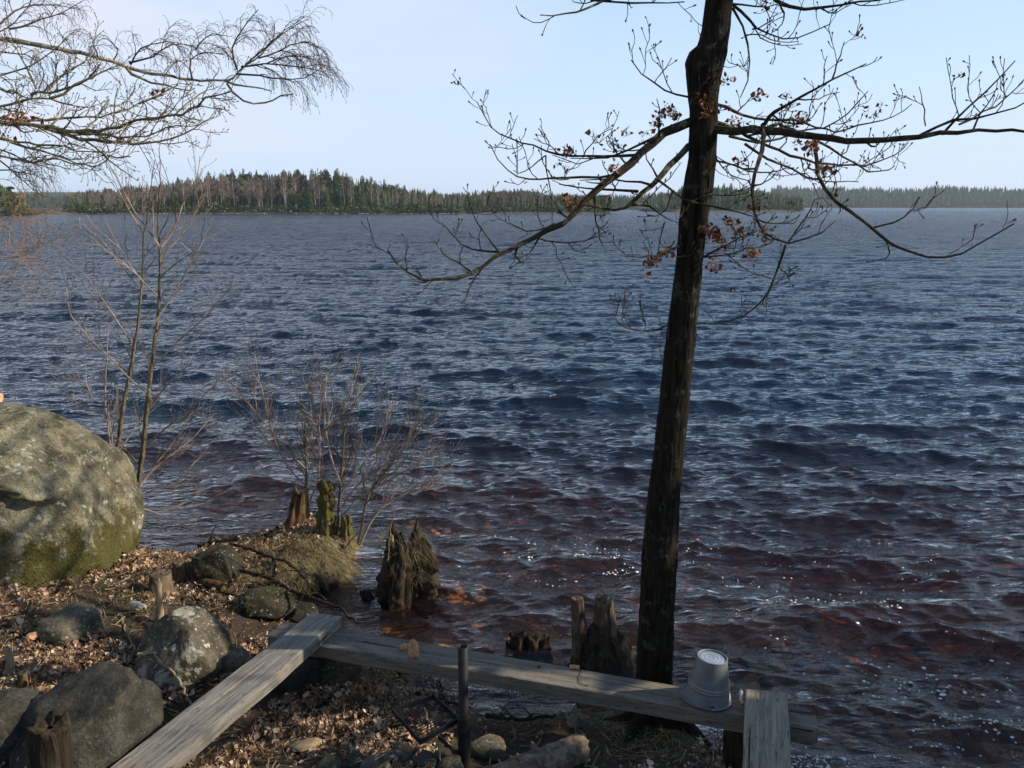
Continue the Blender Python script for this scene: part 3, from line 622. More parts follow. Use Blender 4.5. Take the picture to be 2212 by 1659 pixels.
# --- the oak in front of the lake
TY = 4.72
oak = thing('oak_tree', 'dark oak with ridged bark standing behind the bench, brown leaves still on it', 'tree', (P(1415, 1590, TY).x, TY, .05))
prof_t = [(-120, 1540, 1600), (0, 1525, 1583), (60, 1517, 1577), (98, 1508, 1572), (112, 1491, 1570), (136, 1480, 1564), (165, 1483, 1557), (190, 1485, 1552), (225, 1488, 1550), (258, 1490, 1549), (300, 1489, 1548), (340, 1488, 1546),
          (380, 1480, 1542), (408, 1474, 1539), (440, 1471, 1534), (476, 1467, 1528), (520, 1464, 1523), (561, 1461, 1519), (611, 1455, 1514), (680, 1446, 1507), (749, 1437, 1501), (820, 1430, 1493), (900, 1421, 1485), (979, 1413, 1477), (1073, 1400, 1468), (1198, 1387, 1462),
          (1292, 1383, 1455), (1382, 1378, 1453), (1450, 1376, 1452), (1510, 1372, 1456), (1550, 1362, 1464), (1580, 1345, 1482), (1604, 1318, 1512)]
def trunk_mesh(prof, Y, nseg=56, per=150, ridges=.09, seed=1):
    ys = [a for a, b, c in prof]; ctr = []; rad = []
    for a, b, c in prof:
        p = P((b+c)/2, a, Y); q = P(c, a, Y); ctr.append(p); rad.append((q-p).length)
    ctr = np.array([tuple(c) for c in ctr]); d = np.r_[0, np.cumsum(np.linalg.norm(np.diff(ctr, axis=0), axis=1))]; n = int(d[-1]*per)
    u = np.linspace(0, d[-1], n); c = np.stack([np.interp(u, d, ctr[:, k]) for k in range(3)], 1); r = np.interp(u, d, rad)
    th = np.linspace(0, 2*math.pi, nseg, endpoint=False); T, U = np.meshgrid(th, u)
    tt = T/(2*math.pi)*22; tt2 = np.minimum(tt, 22)
    rg = vn(tt*1.0+U*.6, U*2.4)*np.clip(np.minimum(tt, 22-tt), 0, 1)
    rid = np.abs(np.sin(T*11+5*vn(U*2.2, T*0+2)+3*vn(U*6, T*0+9)))**.7-.5
    blk = vn(U*18+3*np.floor(tt), np.floor(tt)*3.1)
    fac = 1+ridges*(rid*.8+blk*.7+rg*.8)+.05*vn(U*3, np.cos(T)*1.5+4)+.04*vn(U*7, np.sin(T)*2+4)
    Rr = r[:, None]*fac*.985
    V = np.stack([c[:, 0][:, None]+Rr*np.cos(T), c[:, 1][:, None]+Rr*np.sin(T), c[:, 2][:, None]+0*T], -1)
    return V.reshape(-1, 3), gridfaces(n, nseg, True), c, r
tv, tf, tc_, tr_ = trunk_mesh(prof_t, TY)
o = npmesh('trunk', tv-np.array(oak.location), tf, M['oak'], oak)
# surface roots spread from its foot
for i, (a, l, r) in enumerate(((-2.5, .62, .05), (-.45, .62, .055), (3.3, .5, .045), (.6, .5, .05))):
    mb = MB(); q = []
    for j in range(8):
        t = j/7; x = oak.location.x+math.cos(a+.3*math.sin(t*3+i))*(.07+l*t); y = TY+math.sin(a+.3*math.sin(t*3+i))*(.07+l*t); q.append((x, y, max(H(x, y), -.15)+.012*(1-t)+.13*(1-t)**5-.02-.03*t))
    mb.tube(q, [r*(1.25-t/7.0*1.1) for t in range(8)], 8); under(mb, 'root', M['oak'], oak, True)
def z2(l, f): return [f(*p) for p in l]
limbs = [   # path, starting half-thickness in metres, depth drift, coverage start, shoots
 (z2([(2010, 775), (1900, 790), (1850, 840), (1780, 910), (1700, 975), (1600, 1050), (1530, 1110), (1440, 1180), (1370, 1250), (1290, 1310), (1240, 1400), (1190, 1450), (1100, 1490), (1020, 1495), (950, 1530), (880, 1580), (800, 1600)], R2)+[(1060, 562), (1040, 580), (1015, 600), (990, 609), (940, 606), (900, 601), (870, 590), (850, 565), (838, 541)], .026, -.5, .1, .8),
 (z2([(800, 1600), (700, 1610), (620, 1590), (550, 1560), (490, 1500), (430, 1410)], R2), .006, .2, .1, 1),
 (z2([(790, 1590), (780, 1540), (700, 1480), (640, 1400), (610, 1300), (590, 1235)], R2), .005, .2, .2, .5),
 (z2([(1660, 985), (1580, 985), (1480, 1000), (1350, 1000), (1200, 1000), (1130, 985), (1070, 940), (1000, 905), (900, 885), (800, 870), (740, 820), (700, 740), (660, 650)], R2), .008, .3, .1, 1),
 (z2([(1850, 840), (1760, 900), (1660, 950), (1560, 985), (1440, 1020), (1350, 1025), (1250, 1005)], R2), .009, .25, .2, .9),
 (z2([(1530, 1110), (1450, 1130), (1300, 1135), (1200, 1125), (1100, 1120), (1040, 1145), (980, 1150), (900, 1130), (840, 1090), (790, 1030), (740, 915)], R2), .007, .2, .1, .8),
 (z2([(1095, 985), (1097, 1050), (1100, 1120), (1130, 1190), (1140, 1300), (1135, 1420)], R2), .004, .2, .3, .5),
 (z2([(1090, 990), (1010, 1060), (960, 1110), (930, 1115), (890, 1080)], R2), .004, .2, .2, .5),
 (z2([(1330, 1000), (1340, 950), (1390, 900), (1450, 850), (1515, 815)], R2), .0035, -.2, .2, 1),
 (z2([(2005, 925), (1950, 980), (1890, 1040), (1850, 1100), (1800, 1170), (1740, 1200), (1680, 1215), (1660, 1260), (1630, 1330), (1590, 1360), (1530, 1360), (1480, 1330), (1420, 1290), (1350, 1295), (1280, 1300)], R2), .019, -.35, .15, .6),
 (z2([(1680, 1215), (1610, 1185), (1560, 1190), (1480, 1215), (1400, 1200), (1310, 1190), (1250, 1200), (1180, 1170)], R2), .008, .2, .2, .7),
 (z2([(1780, 1180), (1740, 1160), (1650, 1150), (1550, 1140), (1500, 1135), (1400, 1130), (1310, 1145)], R2), .007, .25, .2, .5),
 (z2([(1640, 1300), (1680, 1280), (1740, 1265), (1770, 1310), (1810, 1370), (1850, 1410), (1940, 1415)], R2), .008, .15, .2, .8),
 (z2([(1850, 1410), (1830, 1480), (1820, 1560), (1790, 1630), (1800, 1700)], R2), .004, .1, .1, 1),
 (z2([(1410, 1290), (1470, 1390), (1560, 1440), (1480, 1530), (1300, 1550), (1180, 1555), (1080, 1540)], R2)[:0]+z2([(1010, 1500), (1080, 1540), (1180, 1555), (1300, 1550), (1400, 1520), (1500, 1460)], R2), .005, .3, .1, .9),
 (z2([(1240, 1395), (1210, 1350), (1150, 1420), (1080, 1470), (960, 1490), (900, 1420), (860, 1410)], R2)[2:], .005, .2, .1, 1.2),
 (z2([(2000, 615), (1930, 595), (1880, 575), (1810, 570), (1750, 530), (1700, 480), (1650, 430), (1637, 380)], R2), .0055, -.3, .1, 1.1),
 ([(1545, -70), (1500, -40), (1440, -20)]+z2([(1640, -40), (1410, 0), (1370, 50), (1280, 85), (1170, 120), (1060, 95)], R2)[1:], .013, -.6, .5, .5),
 (z2([(1380, 0), (1500, 20), (1560, 8), (1700, 10), (1800, 15), (1850, 40), (1920, 45), (1975, 12)], R2), .006, -.2, .1, 1.2),
 (z2([(190, 810), (280, 845), (380, 850), (470, 830), (560, 820), (640, 830), (760, 850), (880, 855), (960, 870), (1030, 890), (1100, 905), (1200, 900), (1350, 890), (1500, 875), (1640, 860), (1750, 850), (1850, 830), (1990, 820), (2100, 820), (2201, 828), (2330, 850), (2450, 830)], R3), .026, -.7, .12, .35),
 (z2([(540, 830), (560, 790), (610, 768), (660, 780), (700, 820), (800, 845)], R3), .014, .1, .3, .6),
 (z2([(545, 790), (560, 870), (545, 930), (520, 1000), (490, 1080), (475, 1150), (470, 1220), (465, 1300), (475, 1380), (500, 1450), (540, 1500), (600, 1540), (640, 1550), (700, 1550), (760, 1545), (830, 1545), (900, 1510), (960, 1450), (1000, 1405)], R3), .013, -.5, .15, .7),
 (z2([(545, 800), (510, 730), (540, 710), (640, 710), (720, 680), (760, 650), (840, 590), (900, 555), (970, 515), (1060, 500), (1140, 450), (1200, 405)], R3), .011, -.4, .1, .9),
 (z2([(980, 510), (1010, 440), (1030, 370), (1060, 265)], R3), .0045, .1, .1, 1.5),
 (z2([(700, 1550), (740, 1490), (800, 1400), (840, 1330), (870, 1265)], R3), .005, .1, .1, 1.3),
 ([(1697, 530), (1680, 590), (1665, 640), (1645, 660), (1610, 685), (1570, 702), (1530, 703), (1503, 697)], .006, .3, .1, 1.1),
 ([(1645, 660), (1660, 610), (1700, 600), (1720, 590)], .003, .1, .1, 1.1),
 (z2([(1540, 860), (1575, 800), (1640, 770), (1720, 760), (1850, 750), (1950, 745), (2050, 720), (2120, 690), (2201, 660), (2280, 610)], R3), .009, -.3, .1, .8),
 (z2([(1680, 855), (1790, 790), (1790, 740), (1830, 650), (1900, 610), (1990, 550), (2080, 480), (2145, 385)], R3), .007, -.2, .15, 1.1),
 (z2([(1790, 790), (1900, 740), (2000, 690), (2080, 640), (2140, 580), (2195, 520)], R3), .006, .2, .2, 1.1),
 (z2([(1575, 800), (1560, 700), (1550, 630), (1535, 550)], R3), .004, .1, .2, 1.0),
 (z2([(870, 870), (880, 980), (870, 1080), (890, 1150), (930, 1210), (990, 1270), (1080, 1330), (1180, 1400), (1250, 1445), (1280, 1500), (1340, 1550), (1400, 1580), (1450, 1610), (1540, 1640), (1640, 1650), (1740, 1650), (1840, 1620), (1930, 1560), (2040, 1490), (2140, 1420)], R3), .011, -.7, .1, .5),
 (z2([(1250, 1445), (1350, 1435), (1440, 1400), (1500, 1340), (1530, 1265)], R3), .005, .1, .2, .9),
 (z2([(1340, 1420), (1500, 1345), (1595, 1315)], R3)[1:], .003, .1, .2, .5),
 (z2([(235, 660), (310, 665), (360, 700), (385, 740), (440, 745), (520, 760), (620, 765), (700, 765), (800, 770), (880, 790), (940, 830), (1000, 855), (1110, 815), (1230, 770), (1300, 770), (1400, 735), (1490, 660)], R3), .010, .5, .1, .9),
 (z2([(235, 775), (320, 780), (350, 820), (470, 870), (560, 935), (700, 980), (800, 1000), (870, 1040), (960, 1050), (1050, 1035), (1130, 1060), (1200, 1065), (1280, 1035), (1380, 990), (1470, 900)], R3), .012, .6, .1, 1.0),
 (z2([(330, 865), (420, 905), (500, 920), (560, 905), (640, 880), (760, 840), (900, 810), (1010, 780), (1080, 770), (1130, 640), (1210, 580)], R3), .008, .3, .2, .9),
 (z2([(430, 915), (500, 990), (560, 1010), (650, 1030), (730, 1045), (760, 1110), (820, 1135), (900, 1140), (980, 1150), (1080, 1160), (1150, 1155)], R3), .008, .4, .2, 1.0),
 (z2([(235, 1020), (340, 1030), (400, 1040), (430, 1100), (500, 1110), (600, 1100), (680, 1080), (720, 1045)], R3), .006, .4, .1, 1.1),
 (z2([(230, 960), (260, 1060), (330, 1110), (400, 1120), (460, 1150)], R3), .004, -.3, .1, .9),
 (z2([(860, 880), (1000, 950), (1090, 1010), (1140, 1080), (1240, 1110), (1300, 1110), (1360, 1100), (1380, 1055)], R3), .006, .2, .1, .9),
 (z2([(-140, 1130), (-60, 1190), (0, 1240), (60, 1290), (160, 1320), (280, 1310), (400, 1315), (470, 1335), (495, 1380)], R3), .007, -.1, .1, .8),
 (z2([(520, 1395), (600, 1410), (640, 1440), (700, 1430), (760, 1380)], R3), .004, .1, .1, 1.2),
 (z2([(570, -60), (575, -20), (610, 15), (700, 55), (800, 70), (880, 55), (980, 15), (1080, 10), (1190, 30), (1300, 10), (1380, -20)], R3), .011, -.5, .1, .8),
 (z2([(345, 25), (400, 65), (450, 75), (455, 140), (475, 185), (530, 185), (560, 220), (600, 260), (650, 265), (720, 245), (780, 235), (840, 235), (900, 200), (965, 155)], R3), .008, .2, .1, .9),
 (z2([(475, 185), (540, 160), (600, 130), (640, 80)], R3), .004, .1, .1, 1),
 (z2([(350, 50), (410, 130), (440, 210), (465, 300), (485, 380), (490, 440), (470, 520), (440, 580), (400, 620)], R3), .007, -.2, .3, .8),
 (z2([(340, 25), (420, 45), (500, 45), (600, 40), (690, 45)], R3), .006, .3, .2, 1),
 ([(1442, 703), (1425, 712), (1400, 718), (1360, 718), (1328, 690)], .0055, -.2, .1, 1.4),
 ([(1500, 705), (1503, 720), (1502, 750)], .003, -.1, .1, 1),
 ([(1497, 565), (1540, 545), (1570, 530), (1600, 510), (1630, 500)], .008, -.1, .1, 1.4),
 ([(1457, 520), (1445, 540), (1420, 560), (1395, 580)], .004, -.2, .2, 1.3),
 (z2([(100, 780), (170, 730), (150, 640), (145, 560), (140, 370)], R3), .005, -.15, .1, .7),
]
oleaves = []
org = random.Random(21); start = {}
for i, (pp, r0, dy, c0, dn) in enumerate(limbs):
    trunkY = TY
    # a limb that springs from another starts at that limb's depth
    y0 = TY; best = 1e9
    for (q, Yq) in start.values():
        for a, b in zip(q, Yq):
            d2 = (a[0]-pp[0][0])**2+(a[1]-pp[0][1])**2
            if d2 < best and d2 < 150: best = d2; y0 = b
    if i in (51, 52): y0 = TY-.05
    if pp[0][0] > 1480 and pp[0][0] < 1530 and 380 < pp[0][1] < 520: y0 = TY-.12
    if i == 41: y0 = 4.45
    path = limb(pp, y0, dy, i); start[i] = (pp, list(np.interp(np.linspace(0, 1, len(pp)), np.linspace(0, 1, len(path)), path[:, 1])))
    mb = MB(); lv = 2 if len(pp) > 3 else 1
    grow(mb, path, r0*.98+.0008, max(.0026, r0*.16), org, OAK, lv, (c0, 1), 0, oleaves, dn*(.85 if lv == 2 else .5))
    # the sawn end / tip shoots
    under(mb, 'branch', M['oakb'], oak)
cl = [(1405, 565, 7), (1440, 545, 6), (1395, 578, 4), (1575, 485, 9), (1590, 500, 7), (1540, 505, 12), (1555, 520, 12), (1530, 500, 8), (1615, 545, 7), (1625, 550, 4), (1540, 570, 6), (1548, 575, 5), (1520, 215, 6), (1530, 225, 8), (1527, 240, 5), (1500, 212, 3),
      (1440, 240, 6), (1422, 262, 6), (1417, 267, 4), (1460, 248, 5), (1640, 207, 7), (1700, 225, 3), (1692, 218, 2), (1720, 262, 5), (1735, 255, 6), (1755, 318, 8), (1756, 325, 5), (1775, 365, 8), (1788, 368, 6), (1716, 268, 4), (1885, 240, 3), (1904, 240, 2), (1286, 299, 3),
      (1223, 327, 4), (1211, 361, 3), (1324, 360, 5), (1332, 313, 4), (1393, 299, 3), (1356, 290, 2), (1228, 429, 5), (1240, 432, 4), (1571, 171, 4), (1578, 272, 4), (1595, 265, 4), (1632, 450, 4), (1600, 350, 3), (1654, 10, 5), (1560, 235, 3), (1720, 308, 4), (1650, 500, 4), (1606, 505, 3)]
items = []; lr = random.Random(4)
for x, y, k in cl:
    best = None; bd = 1e9
    for (q, Yq) in start.values():
        for a, b in zip(q, Yq):
            d2 = (a[0]-x)**2+(a[1]-y)**2
            if d2 < bd: bd = d2; best = b
    for j in range(int(k*1.05)):
        c = P(x+lr.gauss(0, 6), y+lr.gauss(0, 6), best-.03+lr.gauss(0, .03)); items.append((tuple(c), rotm(lr, 1.1), lr.uniform(.055, .095)))
for p, d in oleaves: items.append((tuple(p), rotm(lr, 1.2), lr.uniform(.05, .075)))
leaf_cloud('withered_leaves', M['oleaf'], items, 3, oak)
oak.children[-1]['kind'] = 'stuff'
# --- lichened oak leaning in from the left, its trunk beyond the frame
LY = 6.6
def offtree(name, label, x, Y, top, r0, matname, lean=(0, 0)):
    z0 = H(x, Y); t = thing(name, label, 'tree', (x, Y, z0)); mb = MB(); k = 14
    mb.tube([(x+lean[0]*(i/k)**1.5+.05*math.sin(i), Y+lean[1]*(i/k)**1.5, z0-.1+(top)*i/k) for i in range(k+1)], [r0*(1.35-.35*min(1, i/2))*(1-.75*i/k) for i in range(k+1)], 14)
    under(mb, 'trunk', M[matname], t, True); return t
loak = offtree('oak_tree', 'lichen covered leafless oak reaching in low from the left edge', -5.6, 6.9, 7.5, .2, 'oakl')
LO = [([(-420, 300), (-200, 255)]+z2([(0, 680), (70, 670), (140, 630), (200, 600), (250, 590), (310, 620), (370, 650), (450, 670), (540, 680)], R1), .018, .3, 1),
 (z2([(200, 600), (300, 575), (400, 590), (480, 545), (560, 500), (610, 450), (640, 400)], R1), .008, -.2, 1),
 (z2([(320, 625), (390, 610), (450, 560), (540, 525), (640, 440), (700, 440), (770, 410)], R1), .007, .3, 1),
 ([(-430, 330), (-200, 262)]+z2([(0, 745), (120, 755), (250, 770), (400, 750), (520, 750), (640, 745), (740, 715), (800, 690), (880, 660), (1000, 620), (1060, 590)], R1), .014, .5, 1),
 ([(-440, 350), (-200, 275)]+z2([(0, 775), (120, 790), (280, 800), (400, 830), (520, 835), (680, 830), (780, 800), (900, 740), (1000, 745), (1100, 740), (1200, 720), (1260, 670), (1340, 620), (1400, 585), (1470, 580)], R1), .020, -.4, 1),
 (z2([(280, 810), (400, 850), (500, 880), (620, 910), (720, 905), (850, 910), (980, 910), (1060, 880), (1150, 850), (1240, 820), (1300, 775), (1360, 740)], R1), .011, .2, 1),
 ([(-450, 400), (-200, 300)]+z2([(0, 870), (80, 900), (200, 915), (320, 920), (430, 940), (520, 960), (620, 985), (700, 990), (760, 940)], R1), .015, .1, 1),
 ([(-460, 450), (-200, 340)]+z2([(0, 990), (120, 1020), (250, 1020), (380, 1015), (470, 1020), (540, 1050), (590, 1065), (640, 1040), (700, 990)], R1), .011, -.3, .9),
 (z2([(60, 900), (160, 940), (340, 960), (420, 1010), (520, 1050)], R1), .007, .3, .8),
 (z2([(380, 830), (550, 850), (700, 870), (820, 880), (950, 870), (1050, 810), (1150, 800), (1280, 790)], R1), .007, .4, 1),
 (z2([(620, 745), (700, 670), (800, 690), (800, 620), (860, 560)], R1)[1:], .005, .2, 1),
 (z2([(880, 660), (960, 650), (1050, 560), (1130, 540)], R1), .005, .1, 1),
 (z2([(1100, 740), (1170, 690), (1230, 600), (1320, 570)], R1), .004, .1, 1),
 (z2([(680, 985), (760, 1000), (830, 995)], R1), .005, .1, .6),
 (z2([(0, 560), (110, 590), (170, 620)], R1), .008, -.2, 1),
 ([(-380, 120), (-200, 130)]+z2([(0, 440), (80, 520), (110, 590), (100, 680)], R1), .007, .2, 1.0),
 (z2([(230, 560), (150, 400), (100, 320), (60, 250)], R1), .006, .2, 1.2),
 (z2([(300, 575), (330, 500), (420, 470), (520, 430), (580, 330)], R1), .005, .2, 1.2)]
lrg = random.Random(8); LL = []
for i, (pp, r0, dy, dn) in enumerate(LO):
    path = limb(pp, LY, dy*.8, 60+i, .02); mb = MB(); grow(mb, path, r0*1.3+.002, max(.004, r0*.25), lrg, OAKF, 2, (.1 if pp[0][0] >= 0 else .35, 1), 0, LL, dn*1.25); under(mb, 'branch', M['oakl'], loak)
it = [(tuple(P(x+lr.gauss(0, 9), y+lr.gauss(0, 7), 6.2+lr.gauss(0, .05))), rotm(lr, 1.0), lr.uniform(.06, .10)) for x, y, k in ((25, 265, 7), (55, 255, 6), (70, 262, 5), (8, 290, 3), (20, 262, 5), (330, 208, 5), (340, 208, 4)) for j in range(k)]
leaf_cloud('withered_leaves', M['oleaf'], it, 5, loak)
# --- birch limb hanging out over the water from the left
bt = offtree('birch_tree', 'birch with a long mottled limb drooping out over the lake at top left', -6.3, 7.9, 9.5, .16, 'birch')
BY = 7.2
BO = [([(-520, 60), (-300, 75), (-100, 78)]+z2([(0, 240), (100, 250), (200, 280), (300, 300), (420, 320), (530, 340), (640, 365), (740, 390), (800, 420), (860, 450), (930, 470), (1020, 465), (1080, 480), (1150, 505), (1220, 515), (1290, 505), (1370, 515), (1450, 510), (1500, 500), (1510, 450), (1560, 415), (1640, 370), (1720, 280), (1800, 200), (1880, 140), (1960, 120)], R1), .027, -.3, .5, .5, 'birch'),
 (z2([(1530, 425), (1620, 410), (1720, 405), (1800, 410), (1880, 420), (1960, 440), (2050, 430), (2100, 480)], R1), .006, .2, .1, 1.6, 'b'),
 (z2([(1500, 470), (1580, 470), (1680, 490), (1780, 490), (1870, 520), (1950, 500), (2060, 420)], R1), .006, -.2, .2, 1.3, 'b'),
 (z2([(1505, 440), (1460, 350), (1455, 300), (1500, 260), (1530, 180), (1600, 100), (1640, 60)], R1), .007, .2, .1, 1.3, 'b'),
 (z2([(1560, 410), (1640, 340), (1740, 260), (1830, 170), (1930, 110)], R1), .005, .3, .1, 1.6, 'b'),
 (z2([(1640, 370), (1760, 330), (1860, 280), (1960, 240), (2020, 300)], R1), .005, -.2, .1, 1.6, 'b'),
 (z2([(1700, 400), (1800, 350), (1900, 340), (2000, 360), (2080, 440)], R1), .004, .2, .1, 1.5, 'b'),
 (z2([(1430, 515), (1470, 550), (1560, 550), (1620, 545), (1660, 570), (1725, 580)], R1), .007, .1, .9, .5, 'o'),
 (z2([(1440, 530), (1480, 610), (1550, 650), (1620, 675), (1680, 685), (1710, 620), (1800, 590), (1860, 600)], R1), .007, .2, .75, 1.3, 'o'),
 (z2([(1220, 500), (1200, 420), (1190, 360), (1240, 320), (1340, 320), (1420, 350)], R1), .006, .2, .15, 1.4, 'b'),
 (z2([(1240, 320), (1300, 220), (1380, 200), (1450, 230)], R1), .004, .2, .15, 1.3, 'b'),
 (z2([(820, 400), (900, 380), (1000, 370), (1010, 310), (1080, 270), (1150, 260), (1230, 300)], R1), .006, .2, .25, 1.4, 'b'),
 (z2([(830, 410), (860, 330), (920, 290), (990, 260), (1080, 260)], R1), .005, -.2, .2, 1.3, 'b'),
 (z2([(800, 425), (795, 500), (870, 490), (950, 510), (1050, 530), (1100, 565), (1200, 575)], R1), .010, .15, .9, .4, 'o'),
 (z2([(720, 385), (790, 320), (700, 245), (640, 240)], R1), .004, .2, .2, 1.0, 'b'),
 (z2([(620, 360), (600, 290), (570, 200)], R1), .004, .2, .2, 1.3, 'b'),
 ([(-420, 20), (-200, 60)]+z2([(0, 220), (60, 180), (100, 130), (150, 90), (200, 0), (240, -60)], R1), .011, .3, .5, 1.3, 'b'),
 (z2([(60, 185), (150, 170), (230, 130), (330, 110), (420, 60), (520, 10)], R1), .006, .5, .1, 1.1, 'b'),
 (z2([(0, 150), (90, 60), (180, 20), (330, 40), (440, 20), (500, 60)], R1), .006, .8, .1, 1.1, 'b'),
 (z2([(0, 330), (120, 340), (250, 360), (300, 470), (250, 560)], R1), .004, .6, .1, 1.3, 'b'),
 (z2([(0, 480), (160, 440), (300, 360), (420, 240), (480, 190)], R1), .005, .5, .1, 1.2, 'b'),
 (z2([(0, 1020), (60, 1060), (120, 1110), (180, 1190), (280, 1250)], R1), .005, .4, .1, 1.2, 'b'),
 (z2([(0, 950), (100, 1000), (200, 1030), (300, 1060), (360, 1090)], R1), .005, .8, .1, 1.4, 'b'),
 (z2([(0, 1080), (120, 1090), (220, 1110), (300, 1140)], R1), .004, 1.0, .1, 1.4, 'b')]
for i, (pp, r0, dy, c0, dn, kd) in enumerate(BO):
    path = limb(pp, BY, dy*.7, 90+i, .012 if kd == 'birch' else .016); mb = MB(); st = dict(BIR); 
    if kd == 'o': st = dict(OAKF); st['len'] = (.05, .12)
    if kd == 'b' and pp[0][0] < 60: st['len'] = (.16, .36)
    grow(mb, path, r0*1.3+.001, .0028 if kd != 'o' else .005, lrg, st, 2, (c0, 1), 0, None, dn*1.15); under(mb, 'branch', M['birch'] if kd == 'birch' else M['oakl'] if kd == 'o' else M['btwig'], bt)
# --- brushy growth at the left edge, over the water
sh = offtree('alder_tree', 'brushy alder with sunlit reddish twigs at the left edge over the water', -6.9, 9.6, 4.5, .07, 'alder')
SO = [([(-260, 480), (-100, 470)]+z2([(0, 1370), (100, 1345), (200, 1335), (300, 1345), (380, 1310), (410, 1250)], R1), .010, 0, 1),
 ([(-240, 480), (-100, 472)]+z2([(0, 1390), (130, 1385), (220, 1400), (260, 1425)], R1), .007, .2, 1), (z2([(100, 1345), (130, 1250), (120, 1200)], R1), .004, .1, .7),
 ([(-260, 640), (-120, 600)]+z2([(0, 1660), (150, 1620), (260, 1560), (350, 1530), (410, 1495)], R1), .009, .2, 1.1), ([(-240, 660), (-100, 620), (0, 592), (60, 575), (100, 572)], .007, .4, 1.0),
 ([(-260, 670), (-80, 630), (0, 614), (25, 615), (55, 608), (90, 605)], .006, .3, 1.2), ([(-240, 420), (-100, 440), (0, 470), (40, 520), (60, 560)], .005, .6, 1.3), ([(-240, 400), (-80, 410), (0, 430), (40, 470), (90, 500)], .005, .9, 1.3),
 ([(-260, 700), (-100, 650), (0, 640), (40, 645), (70, 640)], .005, .2, 1.3), ([(-100, 400), (0, 380), (50, 410), (60, 460), (50, 530)], .005, .5, 1.2), ([(-100, 560), (0, 540), (40, 560), (90, 540), (120, 520)], .005, .7, 1.2)]
for i, (pp, r0, dy, dn) in enumerate(SO):
    path = limb(pp, 9.0, dy, 130+i, .02); mb = MB(); st = dict(ALD); st['up'] = .05; st['trop'] = 0; st['len'] = (.2, .5); st['sp'] = (.06, .10); st['zig'] = .2
    grow(mb, path, r0, .002, lrg, st, 2, (.3, 1), 0, None, dn); under(mb, 'branch', M['stwig'], sh)
# --- saplings rising behind the boulder
def multistem(name, label, base, stems, Y, mat, tmat, st, seed, dens=1):
    b = P(*base, Y); t = thing(name, label, 'tree' if 'sapling' in name else 'bush', (b.x, b.y, b.z)); rg = random.Random(seed)
    for i, (pp, r0, dy, c0, dn) in enumerate(stems):
        path = limb(pp, Y, dy, seed+i, .008); mb = MB(); grow(mb, path, r0*1.15+.002, .0034, rg, st, 2, (c0, 1), 0, None, dn*dens*1.1); under(mb, 'stem', mat if r0 > .011 else tmat, t)
    return t
multistem('alder_sapling', 'taller leafless sapling with twin slender stems rising right behind the boulder', (293, 1092), [
 (z2([(1125, 1090), (1120, 1010), (1150, 880), (1180, 700), (1200, 450), (1225, 200)], R4)+z2([(1020, 1659), (1045, 1450), (1060, 1300), (1085, 1150), (1100, 1000), (1100, 850), (1110, 700), (1110, 600), (1090, 500), (1090, 350), (1105, 200), (1105, 0)], R6)+[(343, 320)], .027, .2, .1, .55),
 (z2([(1115, 600), (1180, 520), (1240, 400), (1270, 250)], R6)+[(425, 400), (432, 338)], .008, .3, .1, .8), (z2([(1110, 610), (1000, 440), (930, 370), (860, 220), (790, 80), (740, 0)], R6), .009, .3, .1, .8),
 (z2([(1130, 980), (1250, 800), (1400, 620), (1560, 420)], R4), .009, .3, .1, 1), (z2([(1130, 950), (1350, 720), (1560, 580), (1700, 430), (1780, 330)], R4), .008, .5, .2, .9), (z2([(1140, 1000), (1400, 940), (1600, 860), (1750, 800)], R4), .005, .2, .2, .9),
 (z2([(1190, 620), (1400, 430), (1620, 250), (1780, 100), (1850, 0)], R4), .007, -.3, .2, .9), (z2([(1215, 330), (1330, 150), (1480, 20), (1600, -110)], R4), .007, -.3, .2, .8), (z2([(1150, 1100), (1280, 1180), (1450, 1110), (1580, 1050)], R4), .005, .2, .2, .8),
 ([(332, 700), (370, 640), (420, 560), (460, 470)], .007, .3, .2, .8), ([(325, 800), (380, 740), (440, 690), (500, 620)], .007, -.2, .2, .8), ([(345, 560), (400, 500), (440, 430)], .005, .2, .2, .7), ([(340, 640), (290, 590), (250, 520), (230, 480)], .006, -.2, .2, .8),
 (z2([(1230, 170), (1090, 60), (1000, -30)], R4)+[(470/1*.5+0, 770)], .006, -.3, .2, .8)], 8.7, M['alder'], M['atwig'], ALD, 31)
multistem('alder_sapling', 'shorter leafless sapling behind the boulder, left of the taller one', (242, 999), [
 (z2([(930, 740), (960, 680), (990, 550), (1010, 350), (1040, 150), (1080, 0)], R4)+z2([(910, 1400), (935, 1250), (960, 1100), (970, 950), (985, 800), (990, 650), (990, 520), (1020, 400), (1040, 250), (1050, 120), (1070, 0)], R6), .024, .2, .1, .55),
 (z2([(940, 700), (900, 560), (890, 380), (865, 230), (880, 0)], R4)+[(235, 700)], .009, .2, .1, .9), (z2([(930, 740), (940, 560), (900, 420), (900, 250)], R4), .007, .2, .2, .9), (z2([(990, 640), (1090, 480), (1180, 370), (1300, 280)], R4), .006, .3, .2, .8),
 ([(285, 740), (230, 660), (190, 600), (150, 570)][:3]+[(150, 560)], .008, -.2, .2, .8), ([(300, 620), (250, 560), (215, 510), (160, 490)], .006, .2, .2, .8), ([(270, 800), (200, 740), (150, 680), (140, 600)], .007, .2, .2, .9),
 (z2([(880, 280), (760, 200), (660, 80), (590, -10)], R4), .006, .2, .2, .9), (z2([(890, 380), (800, 310), (640, 250), (550, 170)], R4), .005, .2, .2, .9), ([(309, 500), (270, 440), (240, 380), (235, 360)], .006, .2, .2, .8)], 9.6, M['alder'], M['atwig'], ALD, 51)
